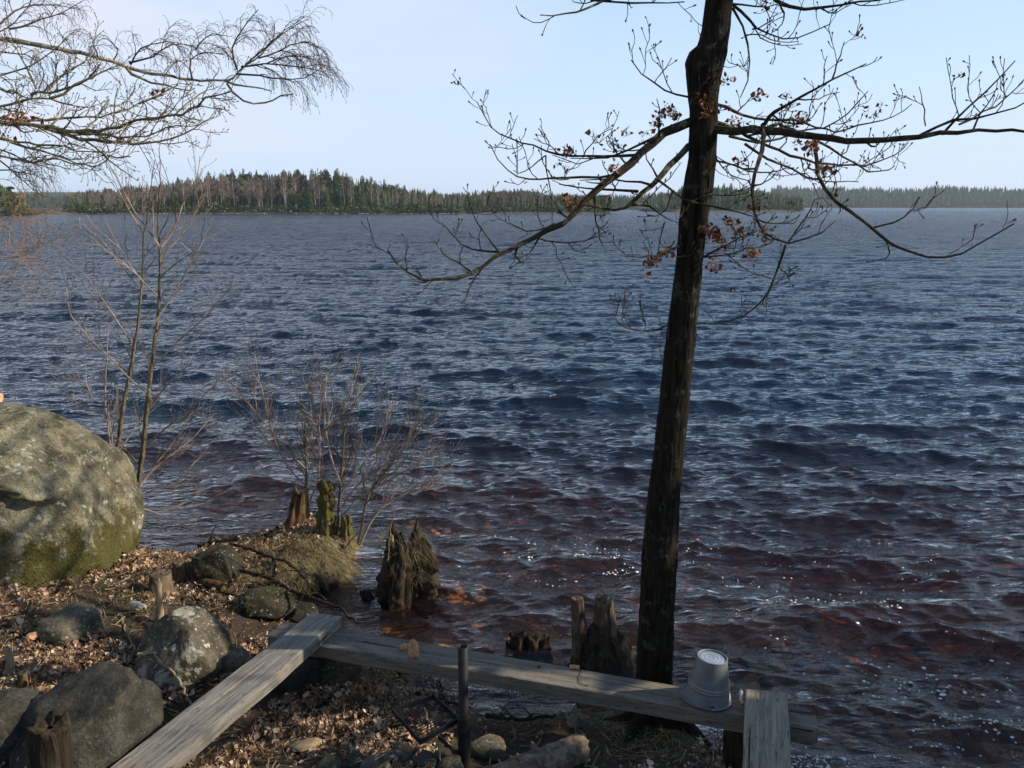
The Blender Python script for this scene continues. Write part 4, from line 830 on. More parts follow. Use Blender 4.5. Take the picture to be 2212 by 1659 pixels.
# --- bush on the little point
multistem('alder_bush', 'leafless many-stemmed alder bush growing from the grassy point', (715, 1150), [
 (z2([(420, 900), (420, 800), (410, 650), (415, 500), (410, 440), (390, 340), (370, 180)], R5), .017, .1, .2, .8), (z2([(415, 600), (340, 540), (270, 460), (220, 380), (150, 310), (80, 220), (20, 150)], R5), .008, .2, .1, 1),
 (z2([(410, 470), (480, 400), (540, 340), (620, 260), (700, 200), (760, 80)], R5), .008, .2, .1, 1), (z2([(600, 1010), (615, 850), (625, 700), (640, 560), (640, 450), (660, 300), (720, 160), (800, 60)], R5), .013, .1, .2, .9),
 (z2([(590, 1000), (570, 850), (560, 700), (470, 560), (440, 400), (450, 200), (400, 60)], R5), .009, .3, .2, .9), (z2([(730, 1080), (770, 900), (780, 800), (820, 700), (900, 620), (960, 540), (1050, 440), (1120, 380), (1130, 260)], R5), .012, .1, .2, 1),
 (z2([(745, 1070), (830, 880), (950, 780), (1080, 730), (1200, 700), (1270, 560)], R5), .009, .2, .2, 1), (z2([(640, 830), (700, 720), (800, 640), (900, 570), (1000, 500), (1060, 400), (1060, 300)], R5), .008, -.2, .2, 1),
 (z2([(625, 760), (700, 640), (800, 520), (880, 420), (900, 300), (930, 200)], R5), .008, .3, .2, 1), (z2([(630, 700), (560, 520), (540, 400), (520, 250), (530, 100), (540, 0)], R5), .008, .3, .2, 1),
 (z2([(640, 880), (760, 760), (900, 680), (1040, 600), (1160, 520), (1240, 430)], R5), .007, .2, .2, 1), (z2([(430, 800), (480, 700), (500, 560), (490, 300), (520, 60)], R5), .007, -.2, .2, .9), (z2([(410, 700), (300, 600), (210, 420), (160, 200), (110, 0), (90, -120)], R5), .006, .3, .2, 1)], 7.75, M['alder'], M['atwig'], BUSH, 71, 1.3)
# ---------------------------------------------------------------- stones
M['boulder'] = m_rock('lichened_boulder', (.10, .088, .052), (.30, .265, .165), .30, .60, .4, .05, (.35, 1.35))
M['rockg'] = m_rock('grey_brown_stone', (.065, .055, .038), (.17, .145, .095), .10, .3, .4, .025)
M['rockl'] = m_rock('spotted_stone', (.06, .052, .035), (.16, .135, .09), .42, .3, .4, .03)
M['rockd'] = m_rock('dark_stone', (.03, .028, .022), (.095, .085, .062), .0, .2, .5, .03, None, .15)  # base colour darkened to carry the shade over the bottom-left stones
M['rockm'] = m_rock('mossy_stone', (.022, .02, .012), (.07, .06, .035), .05, .55, .5, .06)
M['rockp'] = m_rock('pale_stone', (.13, .12, .09), (.28, .25, .19), .1, .1, .3, .02)
def ico(sub):
    import bmesh
    bm = bmesh.new(); bmesh.ops.create_icosphere(bm, subdivisions=sub, radius=1); v = np.array([tuple(x.co) for x in bm.verts]); f = np.array([[q.index for q in a.verts] for a in bm.faces]); bm.free(); return v, f
ICO = {k: ico(k) for k in (2, 3, 4, 5, 6)}
def nz(v, s, off, o=4):
    return np.array([mnoise.fractal(Vector((a[0]*s+off, a[1]*s-off, a[2]*s+2*off)), 1.0, 2.0, o) for a in v])
def rockmesh(size, seed, cuts=9, sub=5, rough=.10, cutd=(.62, .9), planes=None):
    v, f = ICO[sub]; v = v.copy(); rg = np.random.RandomState(seed)
    pl = planes if planes is not None else []
    for i in range(cuts):
        n = rg.normal(0, 1, 3); n /= np.linalg.norm(n); pl = pl+[(n, rg.uniform(*cutd))]
    for n, d in pl:
        n = np.array(n, float); n /= np.linalg.norm(n); s = v@n-d; k = s > 0; v[k] -= np.outer(s[k]*.93, n)
    r = 1+rough*nz(v, 1.3, seed*.7)+rough*.35*nz(v, 6, seed*1.1+4); v = v*r[:, None]
    return v*np.array(size), f
def rock(name, label, px, py, size, rz, mat, seed, sink=.25, cuts=9, sub=5, cat='stone', pos=None, group=None, planes=None, rough=.1):
    p = pos if pos is not None else hit(px, py); v, f = rockmesh(size, seed, cuts, sub, rough, planes=planes); c, s = math.cos(rz), math.sin(rz)
    v = np.stack([v[:, 0]*c-v[:, 1]*s, v[:, 0]*s+v[:, 1]*c, v[:, 2]], 1)
    o = npmesh(name, v, f, M[mat], None, True); o.location = (p.x, p.y+ (0 if pos is not None else size[1]*.6), p.z+size[2]*(1-2*sink)); return tag(o, label, cat, group)
# the big boulder, an overhanging upper lobe over a mossy lower face
v, f = ICO[6]; v = v.copy()
e = 2.7; nr_ = (np.abs(v[:, 0])**e+np.abs(v[:, 1])**e+np.where(v[:, 2] > 0, np.abs(v[:, 2])**2.3, np.abs(v[:, 2])**4.5))**(1/e); v = v/nr_[:, None]
v = v*np.array([1.34, 1.14, .93])
for n_, d_ in (((.95, -.1, .22), 1.15), ((.66, -.2, .72), 1.03), ((.3, -.95, .02), .93), ((-.3, -.7, .6), .93), ((.05, -.1, 1), .84), ((.75, -.65, .0), 1.10), ((.5, -.6, .62), 1.04), ((-.6, -.8, -.1), .98)):
    n_ = np.array(n_); n_ = n_/np.linalg.norm(n_); s_ = v@n_-d_; k_ = s_ > 0; v[k_] -= np.outer(s_[k_]*.93, n_)

v[:, 0] += np.where(v[:, 2] < 0, 0, 0)-np.clip(v[:, 2], 0, 2)**1.4*.30*np.clip(v[:, 0]+.3, 0, 1.1)
v *= (1+.045*nz(v, 1.1, 3)+.035*nz(v, 2.6, 8)+.012*nz(v, 8, 4)+.004*nz(v, 25, 4))[:, None]
zc = .50-.42*np.clip(v[:, 0]-.7, 0, 2)+.08*np.clip(.68-v[:, 0], 0, 1)+.05*np.sin(v[:, 0]*5)+.04*vn(v[:, 0]*6, v[:, 1]*0+1)
dz = v[:, 2]-zc; front = np.clip(-v[:, 1]*1.6, 0, 1); leftw = np.clip((1.5-v[:, 0])*2, 0, 1.3)
ins = front*leftw*(dz <= 0)*(.09*np.exp(-np.clip(-dz, 0, 9)/.04)+.10*np.exp(-np.clip(-dz, 0, 9)/.25))-front*leftw*.03*(dz > 0)*np.exp(-np.clip(dz, 0, 9)/.08)
rad2 = np.sqrt(v[:, 0]**2+v[:, 1]**2)+1e-6; v[:, 0] -= v[:, 0]/rad2*ins; v[:, 1] -= v[:, 1]/rad2*ins
gv = np.abs(v[:, 0]-.35-.12*v[:, 2]); gw = np.exp(-(gv/.09)**2)*front*np.clip(-dz*3, 0, 1)*.05; v[:, 1] += gw
BO_ = npmesh('boulder', v, f, M['boulder'], None, True); BO_.location = (-4.76, 6.9, .70)
tag(BO_, 'huge rounded boulder with moss, pale lichen and a dark crack at the left edge', 'boulder')
rock('stone', 'flat-topped half-buried brown stone in front of the boulder with a leaf on it', 132, 1386, (.24, .20, .13), .2, 'rockg', 3, .3, 5)
rock('stone', 'angular stone with white lichen spots and a twig across it, beside the plank', 385, 1485, (.31, .27, .31), .3, 'rockl', 17, .27, 4, planes=[((-.55, -.5, .62), .55), ((.8, -.3, .55), .60), ((.1, -1, .1), .72)])
rock('stone', 'large smooth grey stone, darkened for shade, at the bottom left behind the wooden post', 146, 1690, (.37, .36, .33), -.1, 'rockd', 23, .3, 4, planes=[((-.28, -.3, .95), .50), ((1, -.2, .2), .72), ((-.55, -.5, .6), .62), ((.1, -1, .15), .8)])
rock('stone', 'dark rounded stone cut off by the left edge near the bottom', -4, 1640, (.20, .22, .20), .1, 'rockd', 31, .3, 5)
rock('stone', 'brown stone lying at the rim of the leaves beside the plank, behind the spotted stone', 492, 1452, (.13, .12, .10), .5, 'rockg', 37, .3, 6, 4)
rock('stone', 'pale grey stone propping up the bench where the planks cross', 722, 1487, (.17, .16, .22), .2, 'rockg', 41, .25, 6, planes=[((0, 0, 1), .85)])
rock('stone', 'dark stone under the joint of the planks, left of the pale one', 640, 1490, (.22, .2, .24), .4, 'rockd', 43, .3, 6)
rock('stone', 'dark block of moss covered stone on the near side of the grassy point', 462, 1262, (.22, .20, .22), .1, 'rockm', 47, .25, 5, planes=[((0, -1, .1), .7), ((-.3, 0, 1), .7)])
rock('stone', 'low green mossy stone between the dead branches', 560, 1335, (.24, .2, .13), .3, 'rockm', 53, .3, 5)
rock('stone', 'second low mossy stone nearer the crossing planks', 640, 1345, (.16, .15, .08), .9, 'rockm', 57, .3, 5, 4)
rock('stone', 'small round pale stone beside the dead branches', 605, 1287, (.055, .05, .05), .3, 'rockp', 59, .3, 3, 4)
rock('stone', 'small pale upright stone on dark soil below the long plank', 1243, 1573, (.05, .045, .06), .5, 'rockp', 61, .2, 7, 4)
hearth = random.Random(3)
for i, (px, py, s, lab) in enumerate(((708, 1668, .07, 'leftmost'), (765, 1655, .06, 'second from left'), (808, 1668, .085, 'third from left'), (868, 1650, .09, 'reddish'), (918, 1665, .08, 'small dark'), (952, 1648, .06, 'round brown'), (1048, 1638, .11, 'largest pale'), (1080, 1650, .07, 'flat pale'), (975, 1672, .08, 'low grey'))):
    rock('hearth_stone', '%s of the rounded stones ringing the fireplace at the bottom edge' % lab, px, py, (s*1.1, s*.8, s*.62), hearth.random()*3, ('rockg', 'rockd', 'rockg')[i % 3], 70+i, .3, 5, 4, group='stones ringing the fireplace')
# ---------------------------------------------------------------- stumps and dead wood
def stumpmesh(base, top, r0, r1, seed, nseg=40, n=34, ridge=.10, jag=.05, flare=1.5, nodes=None, split=None):
    rg = np.random.RandomState(seed); U = np.linspace(0, 1, n); T = np.linspace(0, 2*math.pi, nseg, endpoint=False); TT, UU = np.meshgrid(T, U)
    base = np.array(base, float); top = np.array(top, float); h = np.linalg.norm(top-base)
    r = r0+(r1-r0)*UU**.8+r0*(flare-1)*np.exp(-UU*6)*(1+.6*np.sin(TT*rg.randint(3, 6)+rg.rand()*6))*.8
    if nodes: r = np.interp(UU.ravel(), [a for a, b in nodes], [b for a, b in nodes]).reshape(UU.shape)*(1+.0*TT)
    cx = np.cos(TT); sy = np.sin(TT)
    r = r*(1+ridge*2*fbm(cx*2.2+seed, sy*2.2+UU*.8, 3)+ridge*.9*fbm(cx*7+seed, sy*7+UU*1.2, 2)+ridge*fbm(cx*3+UU*9, sy*3+seed, 2))
    jj = jag*(vn(cx*3+seed*3, sy*3)+.6*vn(cx*8+seed, sy*8+3))*2
    A = base[None, None, :]*(1-UU[..., None])+top[None, None, :]*UU[..., None]; z = A[..., 2]+jj*UU**3
    V = np.stack([A[..., 0]+r*cx, A[..., 1]+r*sy, z], -1).reshape(-1, 3); F = gridfaces(n, nseg, True)
    # hollowed top
    rin = V[-nseg:].copy(); c = rin.mean(0); ring = [V]; fs = [F]
    for k, (q, dz_) in enumerate(((.8, -.005), (.5, -.02), (.15, -.03))):
        w = c+(rin-c)*q; w[:, 2] = c[2]+(rin[:, 2]-c[2])*q*.7+dz_*h; ring.append(w)
    V2 = np.concatenate(ring); m = n+3
    return V2, gridfaces(m, nseg, True)
def stump(name, label, base, top, r0, r1, mat, seed, cat='stump', parent=None, part=None, **k):
    V, F = stumpmesh(base, top, r0, r1, seed, **k)
    if parent is None:
        o = npmesh(name, V-np.array(tuple(base)), F, M[mat], None, True); o.location = base; return tag(o, label, cat)
    return npmesh(part, V-np.array(tuple(parent.location)), F, M[mat], parent, True)
def ground(px, py, dz=-.05): p = hit(px, py); p.z += dz; return p
def up(px, py, Y): return P(px, py, Y)
b = ground(636, 1142); stump('tree_stump', 'rotten reddish stump edged with moss on the grassy point', b, up(649, 1062, b.y+.05), .13, .06, 'rstump', 5, jag=.09, ridge=.22)
b = ground(700, 1158); stump('tree_stump', 'tall crooked column of a stump coated in yellow-green moss', b, up(703, 1042, b.y+.02), .085, .045, 'mstump', 6, jag=.05, ridge=.34, nodes=[(0, .13), (.15, .10), (.4, .085), (.55, .065), (.7, .085), (.82, .05), (.92, .075), (1, .04)])
b = ground(748, 1178); stump('tree_stump', 'short mossy stump at the outer tip of the grassy point', b, up(748, 1117, b.y+.02), .07, .045, 'mstump', 7, jag=.05, ridge=.34)
b = ground(347, 1283); o = stump('tree_stump', 'low sawn stump with a flat grey top beside the boulder', b, up(347, 1238, b.y+.05), .105, .085, 'stump', 8, jag=.004, ridge=.08)
b = ground(344, 1345); stump('snag', 'thin splintered upright snag in front of the low sawn stump', b, up(342, 1258, b.y), .03, .022, 'cut', 9, jag=.05, nseg=18, ridge=.25)
b = ground(392, 1262); stump('log', 'short brown log end standing on its side by the water, right of the sawn stump', b, up(386, 1212, b.y+.08), .045, .05, 'stump', 10, jag=.008, flare=1)
b = ground(22, 1450); stump('snag', 'small grey pointed snag at the left edge among the leaves', b, up(20, 1404, b.y), .05, .012, 'cut', 11, jag=.03, nseg=20, ridge=.2)
b = ground(48, 1496); stump('stake', 'short weathered stake in the leaves at the left edge', b, up(48, 1452, b.y), .028, .026, 'stump', 12, jag=.01, nseg=16)
# post in the left foreground
b = Vector((dx(104, 3.85)*1.12, 3.85, .35)); b.x = P(104, 1650, 3.42).x; b.y = 3.42
stump('wooden_post', 'thick dark weathered post at the bottom left in front of the large grey stone', (b.x, b.y, .3), up(106, 1560, 3.42), .088, .082, 'dstump', 13, cat='post', jag=.03, ridge=.10, flare=1.1)
# root log on the shore
mb = MB(); q = [ground(*a, .03) for a in ((408, 1232), (425, 1250), (448, 1266), (486, 1276))]; mb.tube(smooth(q, 14), [.06, .065, .07, .06, .055, .06, .055, .05, .045, .045, .04, .04, .035, .03], 12); tag(mb.build('root_log', M['rstump'], None, True), 'old reddish root lying along the shore below the mossy dark block', 'log')
def stick(name, label, pix, r, mat, lift=.015, cat='stick', twigs=0, seed=1, ys=None, n=None):
    q = [ground(x, y, lift) if ys is None else P(x, y, ys[i]) for i, (x, y) in enumerate(pix)]; Ls = sum((q[i+1]-q[i]).length for i in range(len(q)-1)); q = smooth(q, n or max(8, int(Ls*40)))
    rg = np.random.RandomState(seed); q[1:-1] += rg.normal(0, .004, (len(q)-2, 3)); rad = np.linspace(r, r*.5, len(q))*rg.uniform(.85, 1.2, len(q)); mb = MB(); mb.tube(q, rad, 8)
    rr_ = random.Random(seed)
    for i in range(twigs):
        k = rr_.randrange(2, len(q)-2); d = Vector((rr_.gauss(0, 1), rr_.gauss(0, 1), abs(rr_.gauss(0, .6)))).normalized()*rr_.uniform(.06, .25); p = Vector(q[k]); mb.tube([p, p+d*.5+Vector((0, 0, .02)), p+d], [r*.4, r*.28, r*.15], 4)
    return tag(mb.build(name, mat if not isinstance(mat, str) else M[mat], None, True), label, cat)
z_ = lambda l: [R5(*a) for a in l]
stick('dead_branch', 'upper dark dead branch arching over the grassy point down into the water', z_([(-60, 1060), (30, 1080), (110, 1110), (200, 1150), (290, 1170), (350, 1220), (400, 1270), (440, 1330), (480, 1370), (540, 1415)]), .017, 'dstump', .05, 'branch', 8, 3, ys=[7.2, 7.15, 7.1, 7.0, 6.9, 6.7, 6.55, 6.45, 6.35, 6.3])
stick('dead_branch', 'lower dark dead branch reaching from the shore toward the bench corner', z_([(0, 1225), (60, 1240), (180, 1270), (260, 1320), (340, 1360), (430, 1390), (530, 1430), (620, 1455), (660, 1500), (740, 1560)]), .018, 'dstump', .05, 'branch', 10, 4, ys=[6.7, 6.65, 6.5, 6.35, 6.2, 6.1, 6.0, 5.95, 5.85, 5.7])
stick('dead_branch', 'thin forked dead branch between the mossy stones', z_([(100, 1330), (200, 1380), (300, 1440), (400, 1400)]), .010, 'dstump', .05, 'branch', 8, 6)
stick('stick', 'straight dark stick lying in the leaves left of the spotted stone', [(178, 1386), (235, 1404), (289, 1424)], .012, 'stump', .02)
stick('stick', 'crooked lichen covered stick draped over the near side of the spotted stone', [(300, 1414), (333, 1409), (352, 1436), (380, 1458), (397, 1492), (413, 1522)], .012, 'oakl', 0, ys=[4.93, 4.80, 4.72, 4.66, 4.55, 4.45])
stick('stick', 'small curved twig standing in the leaves behind the spotted stone', [(262, 1335), (270, 1365), (285, 1395), (297, 1418)], .008, 'oakl', .02)
stick('stick', 'dark stick curving through the leaves right of the splintered snag', [(428, 1262), (455, 1295), (470, 1330), (478, 1352)], .010, 'dstump', .02)
stick('stick', 'pale straight stick on the leaves left of the grill', [(675, 1567), (648, 1602), (620, 1632)], .012, 'cut', .02)
M['bwhite'] = m_bark('pale_bark_flake', (.22, .19, .15), (.58, .52, .42), 14, .6, .1, (.1, .1, .08), .01)
def chunk(name, label, p, size, rz, mat, seed, cat, tilt=0, group=None):
    v, f = ICO[4]; v = v.copy(); v[:, 0] = np.sign(v[:, 0])*np.abs(v[:, 0])**.6; v *= (1+.22*nz(v, 2.2, seed)+.12*nz(v, 6, seed+9))[:, None]; v = v*np.array(size)
    c, s = math.cos(rz), math.sin(rz); c2, s2 = math.cos(tilt), math.sin(tilt)
    v = np.stack([v[:, 0]*c2-v[:, 2]*s2, v[:, 1], v[:, 0]*s2+v[:, 2]*c2], 1); v = np.stack([v[:, 0]*c-v[:, 1]*s, v[:, 0]*s+v[:, 1]*c, v[:, 2]], 1)
    o = npmesh(name, v, f, M[mat], None, True); o.location = p; return tag(o, label, cat, group)
chunk('bark_piece', 'curled white bark lying in the leaves between boulder and spotted stone', ground(300, 1326, .07), (.085, .03, .02), -.5, 'bwhite', 3, 'bark')
chunk('wood_chip', 'pale flat chip of wood in the leaves just below the sawn stump', ground(352, 1282, .07), (.06, .025, .012), .1, 'bwhite', 4, 'bark')
M['orange'] = m_bark('torn_orange_bark', (.30, .15, .07), (.62, .38, .20), 18, .5, 0, (.1, .1, .1), .012)
chunk('wood_chunk', 'short orange-brown wood chunk below the flat half-buried stone', ground(74, 1394, .07), (.045, .03, .025), .8, 'orange', 5, 'wood')
chunk('wood_piece', 'sunlit slab of split wood among the leaves at bottom centre-left', ground(660, 1628, .06), (.09, .045, .018), .45, 'cut', 6, 'wood')
# the tussocky stump in the water and the twin stump
tb = G(872, 1318, -.12); tk = thing('tree_stump', 'old stump standing in the water wrapped in hanging dry grass', 'stump', tb)
stump('x', '', tb, up(876, 1172, tb.y), .24, .13, 'dstump', 15, parent=tk, part='stump_wood', jag=.16, ridge=.36, n=50, nseg=64, nodes=[(0, .22), (.25, .225), (.6, .22), (.75, .205), (.9, .175), (1, .15)])
stump('x', '', (tb.x-.10, tb.y+.02, up(845, 1200, tb.y).z), up(847, 1155, tb.y), .035, .012, 'cut', 16, parent=tk, part='splinter', jag=.02, nseg=14)
stump('x', '', (tb.x+.13, tb.y, up(920, 1215, tb.y).z), up(916, 1178, tb.y), .035, .012, 'dstump', 17, parent=tk, part='splinter', jag=.02, nseg=14)
stump('x', '', (tb.x-.22, tb.y-.05, -.1), (tb.x-.33, tb.y-.05, .07), .07, .04, 'dstump', 18, parent=tk, part='root', jag=.03, nseg=20)
wb = G(1300, 1462, -.1); tw = thing('tree_stump', 'dark grey double stump with two upright columns left of the oak', 'stump', wb)
stump('x', '', wb, up(1300, 1345, wb.y), .23, .09, 'dstump', 19, parent=tw, part='base', jag=.05, ridge=.15, flare=1.2, nodes=[(0, .24), (.4, .2), (.75, .15), (1, .07)])
stump('x', '', (P(1254, 1400, wb.y).x, wb.y-.03, .1), up(1247, 1292, wb.y-.03), .06, .046, 'stump', 20, parent=tw, part='column', jag=.01, ridge=.09, flare=1.1, nseg=30)
stump('x', '', (P(1312, 1400, wb.y).x, wb.y, .1), up(1305, 1300, wb.y), .10, .064, 'stump', 21, parent=tw, part='column', jag=.05, ridge=.16, flare=1.2, nseg=40)
stump('x', '', (P(1300, 1330, wb.y).x, wb.y+.06, .5), up(1300, 1288, wb.y+.06), .045, .045, 'stump', 24, parent=tw, part='column', jag=.008, ridge=.06, flare=1.0, nseg=24)
stump('x', '', (wb.x+.20, wb.y-.02, -.1), up(1340, 1372, wb.y), .13, .035, 'stump', 22, parent=tw, part='root', jag=.04, ridge=.2)
rb = G(1143, 1425, -.08); rt = thing('root_clump', 'small black clump of roots in the water behind the long plank', 'roots', rb)
for i, (x, r, h) in enumerate(((-.08, .09, .14), (.03, .08, .12), (.11, .06, .10), (-.14, .04, .06))): stump('x', '', (rb.x+x, rb.y, -.1), (rb.x+x*1.1, rb.y, h), r, r*.6, 'dstump', 25+i, parent=rt, part='root', jag=.04, ridge=.25, nseg=22)
# log end above the boulder at the left edge; bark covered log at the bottom edge
lp = P(1, 859, 7.5); mb = MB(); mb.tube([lp+Vector((-.5, .1, -.03)), lp+Vector((-.02, 0, 0))], [.045, .043], 20); M['barkl'] = m_bark('pale_log_bark', (.045, .033, .024), (.26, .20, .145), 16, .5, .25, (.16, .09, .06), .02)
o = thing('log', 'sawn log end lying on top of the boulder at the left edge', 'log', lp); under(mb, 'bark', M['barkl'], o); mb = MB(); mb.tube([lp+Vector((-.02, 0, 0)), lp+Vector((.004, 0, 0))], [.0425, .041], 20); under(mb, 'cut_end', M['orange'], o)
lg = ground(1180, 1668, .06); lg2 = ground(1250, 1640, .07); d_ = (lg2-lg).normalized(); s_ = Vector((-d_.y, d_.x, 0))
o = thing('log', 'bark covered split log lying at the bottom edge in front of the oak', 'log', lg)
V, F = stumpmesh((0, 0, 0), (0, 0, .62), .082, .075, 33, nseg=44, n=40, jag=.02, ridge=.14, flare=1.0)
V = np.array([tuple(d_.to_track_quat('Z', 'Y') @ Vector(q)+(lg2-d_*.60-lg)) for q in V]); npmesh('bark', V, F, M['barkl'], o, True)
mb = MB(); mb.tube([lg+Vector((-.06, 0, .07)), lg+Vector((-.075, 0, .115)), lg+Vector((-.085, 0, .13))], [.025, .012, .004], 8); under(mb, 'knot', M['barkl'], o, True)
# ---------------------------------------------------------------- the benches
def resamp(pix, n, z):
    q = np.array([tuple(G(x, y, z)) for x, y in pix]); d = np.r_[0, np.cumsum(np.linalg.norm(np.diff(q, axis=0), axis=1))]; u = np.linspace(0, d[-1], n); return np.stack([np.interp(u, d, q[:, k]) for k in range(3)], 1)
def plank(part, left, right, z, th, mat, root, seed, n=120, m=10, cracks=()):
    A = resamp(left, n, z); B = resamp(right, n, z); rg = np.random.RandomState(seed)
    prof = []; w = np.linspace(0, 1, m)
    rows = []
    for i in range(n):
        a, b = A[i], B[i]; lat = (b-a); row = []; e = .004/np.linalg.norm(lat); t = i/(n-1); endb = .004 if i in (0, n-1) else 0
        wob = .0035*np.array([math.sin(t*23+seed), math.cos(t*17+seed*2), 0])
        top = [a+lat*x+np.array([0, 0, -endb+.003*float(vn(np.array([t*9+seed]), np.array([x*3.0]))[0])]) for x in w]
        for c in cracks:
            for k in range(m):
                if abs(w[k]-c[0]-.01*math.sin(t*20)) < .5/(m-1) and c[1] < t < c[2]: top[k][2] -= .006
        top[0] = a+np.array([0, 0, -.006])+wob*.3; top[-1] = b+np.array([0, 0, -.006])+wob*.3
        bot = [p.copy() for p in top[::-1]]
        for p in bot: p[2] = z-th+.002*math.sin(t*31)
        bot[0] = b+np.array([0, 0, -th+.004])+wob*.6; bot[-1] = a+np.array([0, 0, -th+.004])-wob*.6
        rows.append(np.array(top+bot))
    V = np.array(rows); k = V.shape[1]; F = gridfaces(n, k, True); F = F[:, ::-1]
    V = V.reshape(-1, 3); vs = [tuple(x) for x in V-np.array(root.location)]; fs = [tuple(x) for x in F.tolist()]
    fs.append(tuple(range(k))); fs.append(tuple((n-1)*k+j for j in reversed(range(k))))
    me = bpy.data.meshes.new(part); me.from_pydata(vs, [], fs); me.materials.append(mat); me.update()
    return link(part, me, root)
ZB = .60
lB = [(612, 1341), (672, 1348.5), (732, 1356), (1152, 1427), (1480, 1483), (1705, 1521), (1739, 1527), (1763, 1544)]; rB = [(577, 1372), (690, 1395), (1152, 1470), (1371, 1509), (1602, 1552), (1705, 1569), (1754, 1578), (1768, 1573)]
lA = [(673, 1322), (562, 1408), (484, 1465), (236, 1657), (58, 1795)]; rA = [(736, 1330), (614, 1440), (500, 1535), (358, 1654), (195, 1790)]
lC = [(1610, 1486), (1607, 1580), (1605, 1660), (1601, 1800)]; rC = [(1701, 1496), (1706, 1580), (1710, 1660), (1718, 1800)]
def ang(l, z=.6): a, b = G(*l[0], z), G(*l[-2], z); return math.atan2(b.y-a.y, b.x-a.x)
M['plA'] = m_plank('silvered_plank', (.07, .064, .054), (.29, .27, .235), (.23, .185, .135), ang(lA)); M['plB'] = m_plank('weathered_timber', (.06, .052, .04), (.23, .20, .155), (.24, .19, .135), ang(lB)); M['plC'] = m_plank('pale_plank', (.11, .095, .072), (.37, .32, .245), (.30, .235, .155), ang(lC))
rt = thing('bench', 'long heavy timber bench along the waterline with a bucket on it', 'bench', G(1150, 1500, .1)); plank('seat', lB, rB, ZB, .092, M['plB'], rt, 3, 160, 26, cracks=((.5, .1, .62), (.42, .55, .95)))
V, F = stumpmesh((G(1592, 1560, .5).x, G(1592, 1572, .5).y, -.12), (G(1592, 1560, .5).x, G(1592, 1572, .5).y, ZB-.096), .085, .08, 44, jag=.0, flare=1.05); npmesh('post', V-np.array(rt.location), F, M['dstump'], rt, True)
ra = thing('bench', 'grey silvered plank running from the bench corner to the bottom left', 'bench', G(450, 1500, .3)); plank('seat', lA, rA, ZB+.086, .083, M['plA'], ra, 5, 130, 26, cracks=((.45, .3, .62),))
V, F = stumpmesh((G(150, 1750, .5).x, G(150, 1750, .5).y, .1), (G(150, 1750, .5).x, G(150, 1750, .5).y, ZB-.004), .08, .08, 45, jag=.0, flare=1.05); npmesh('post', V-np.array(ra.location), F, M['dstump'], ra, True)
rc = thing('bench', 'broad pale cracked plank resting on the long timber at the bottom right', 'bench', G(1655, 1600, .3)); plank('seat', lC, rC, ZB+.064, .06, M['plC'], rc, 7, 90, 30, cracks=((.35, .0, .45), (.36, .5, .8)))
V, F = stumpmesh((G(1660, 1780, .5).x, G(1660, 1780, .5).y, .1), (G(1660, 1780, .5).x, G(1660, 1780, .5).y, ZB-.0), .08, .08, 46, jag=.0, flare=1.05); npmesh('post', V-np.array(rc.location), F, M['dstump'], rc, True)
# bits on the bench
p = G(893, 1424, ZB); chunk('bark_piece', 'larger jagged piece of pale orange rotten wood standing on the bench', p+Vector((0, .02, .055)), (.030, .034, .066), 1.2, 'orange', 7, 'wood', .15)
p = G(873, 1402, ZB); chunk('bark_piece', 'smaller orange wood crumb on the bench, left of the larger piece', p+Vector((0, 0, .016)), (.026, .022, .018), .3, 'orange', 8, 'wood')
p = G(1164, 1443, ZB); chunk('cork', 'tiny brown stub on the bench between the pipe and the twin stump', p+Vector((0, 0, .008)), (.011, .009, .010), .3, 'stump', 9, 'scrap')
mb = MB(); p = G(1241, 1441, ZB+.014); mb.tube([p+Vector((-.028, .004, 0)), p+Vector((.028, -.004, 0))], .013, 12); tag(mb.build('wood_stub', M['orange'], None, False), 'short reddish-brown round peg lying on the back edge of the bench', 'scrap')
mb = MB(); mb.tube(smooth([G(1255, 1447, ZB+.004), G(1256, 1462, ZB+.012), G(1249, 1470, ZB+.004), G(1262, 1481, ZB+.008), G(1271, 1481, ZB+.002)], 16), .0022, 5); tag(mb.build('bent_wire', m_plain('rusty_wire', (.03, .02, .015), (.10, .06, .04), 20, .6, .001, .6), None, True), 'thin bent wire lying on the bench near the twin stump', 'wire')
chunk('bark_piece', 'white peeled bark strip standing against the left side of the pale plank', G(1603, 1518, ZB)+Vector((-.005, 0, .035)), (.05, .012, .014), 1.4, 'bwhite', 11, 'bark', .25)
M['wchip'] = m_plain('white_flake', (.6, .58, .52), (.75, .73, .68), 10, .8)
# ---------------------------------------------------------------- zinc bucket, upside down
M['zinc'] = m_plain('dull_galvanised_zinc', (.13, .14, .14), (.23, .24, .24), 7, .55, .001, .55, .5)
M['zincw'] = m_plain('bright_zinc_base', (.26, .29, .32), (.44, .48, .52), 10, .4, .002, .5, .5)
bp = G(1527, 1511, ZB+.002); bk = thing('bucket', 'upturned grey zinc bucket on the bench beside the oak trunk', 'bucket', bp)
def lathe(prof, n=64):
    mb = MB(); k = len(prof); vs = [(r*math.cos(a*2*math.pi/n), r*math.sin(a*2*math.pi/n), z) for r, z in prof for a in range(n)]; fs = [(i*n+j, i*n+(j+1) % n, (i+1)*n+(j+1) % n, (i+1)*n+j) for i in range(k-1) for j in range(n)]; mb.add(vs, fs); return mb
RB, RT, HB = .130, .083, .255
def rr2(t): return RB+(RT-RB)*t
pr_ = [(RB+.001, .006), (RB+.006, .003), (RB+.007, -.002+.004), (RB+.006, .009), (rr2(.03), .012)]
for i in range(60):
    t = .04+.93*i/59; bulge = .0045*math.exp(-((t-.33)/.014)**2)+.0045*math.exp(-((t-.385)/.014)**2); pr_.append((rr2(t)+bulge, HB*t))
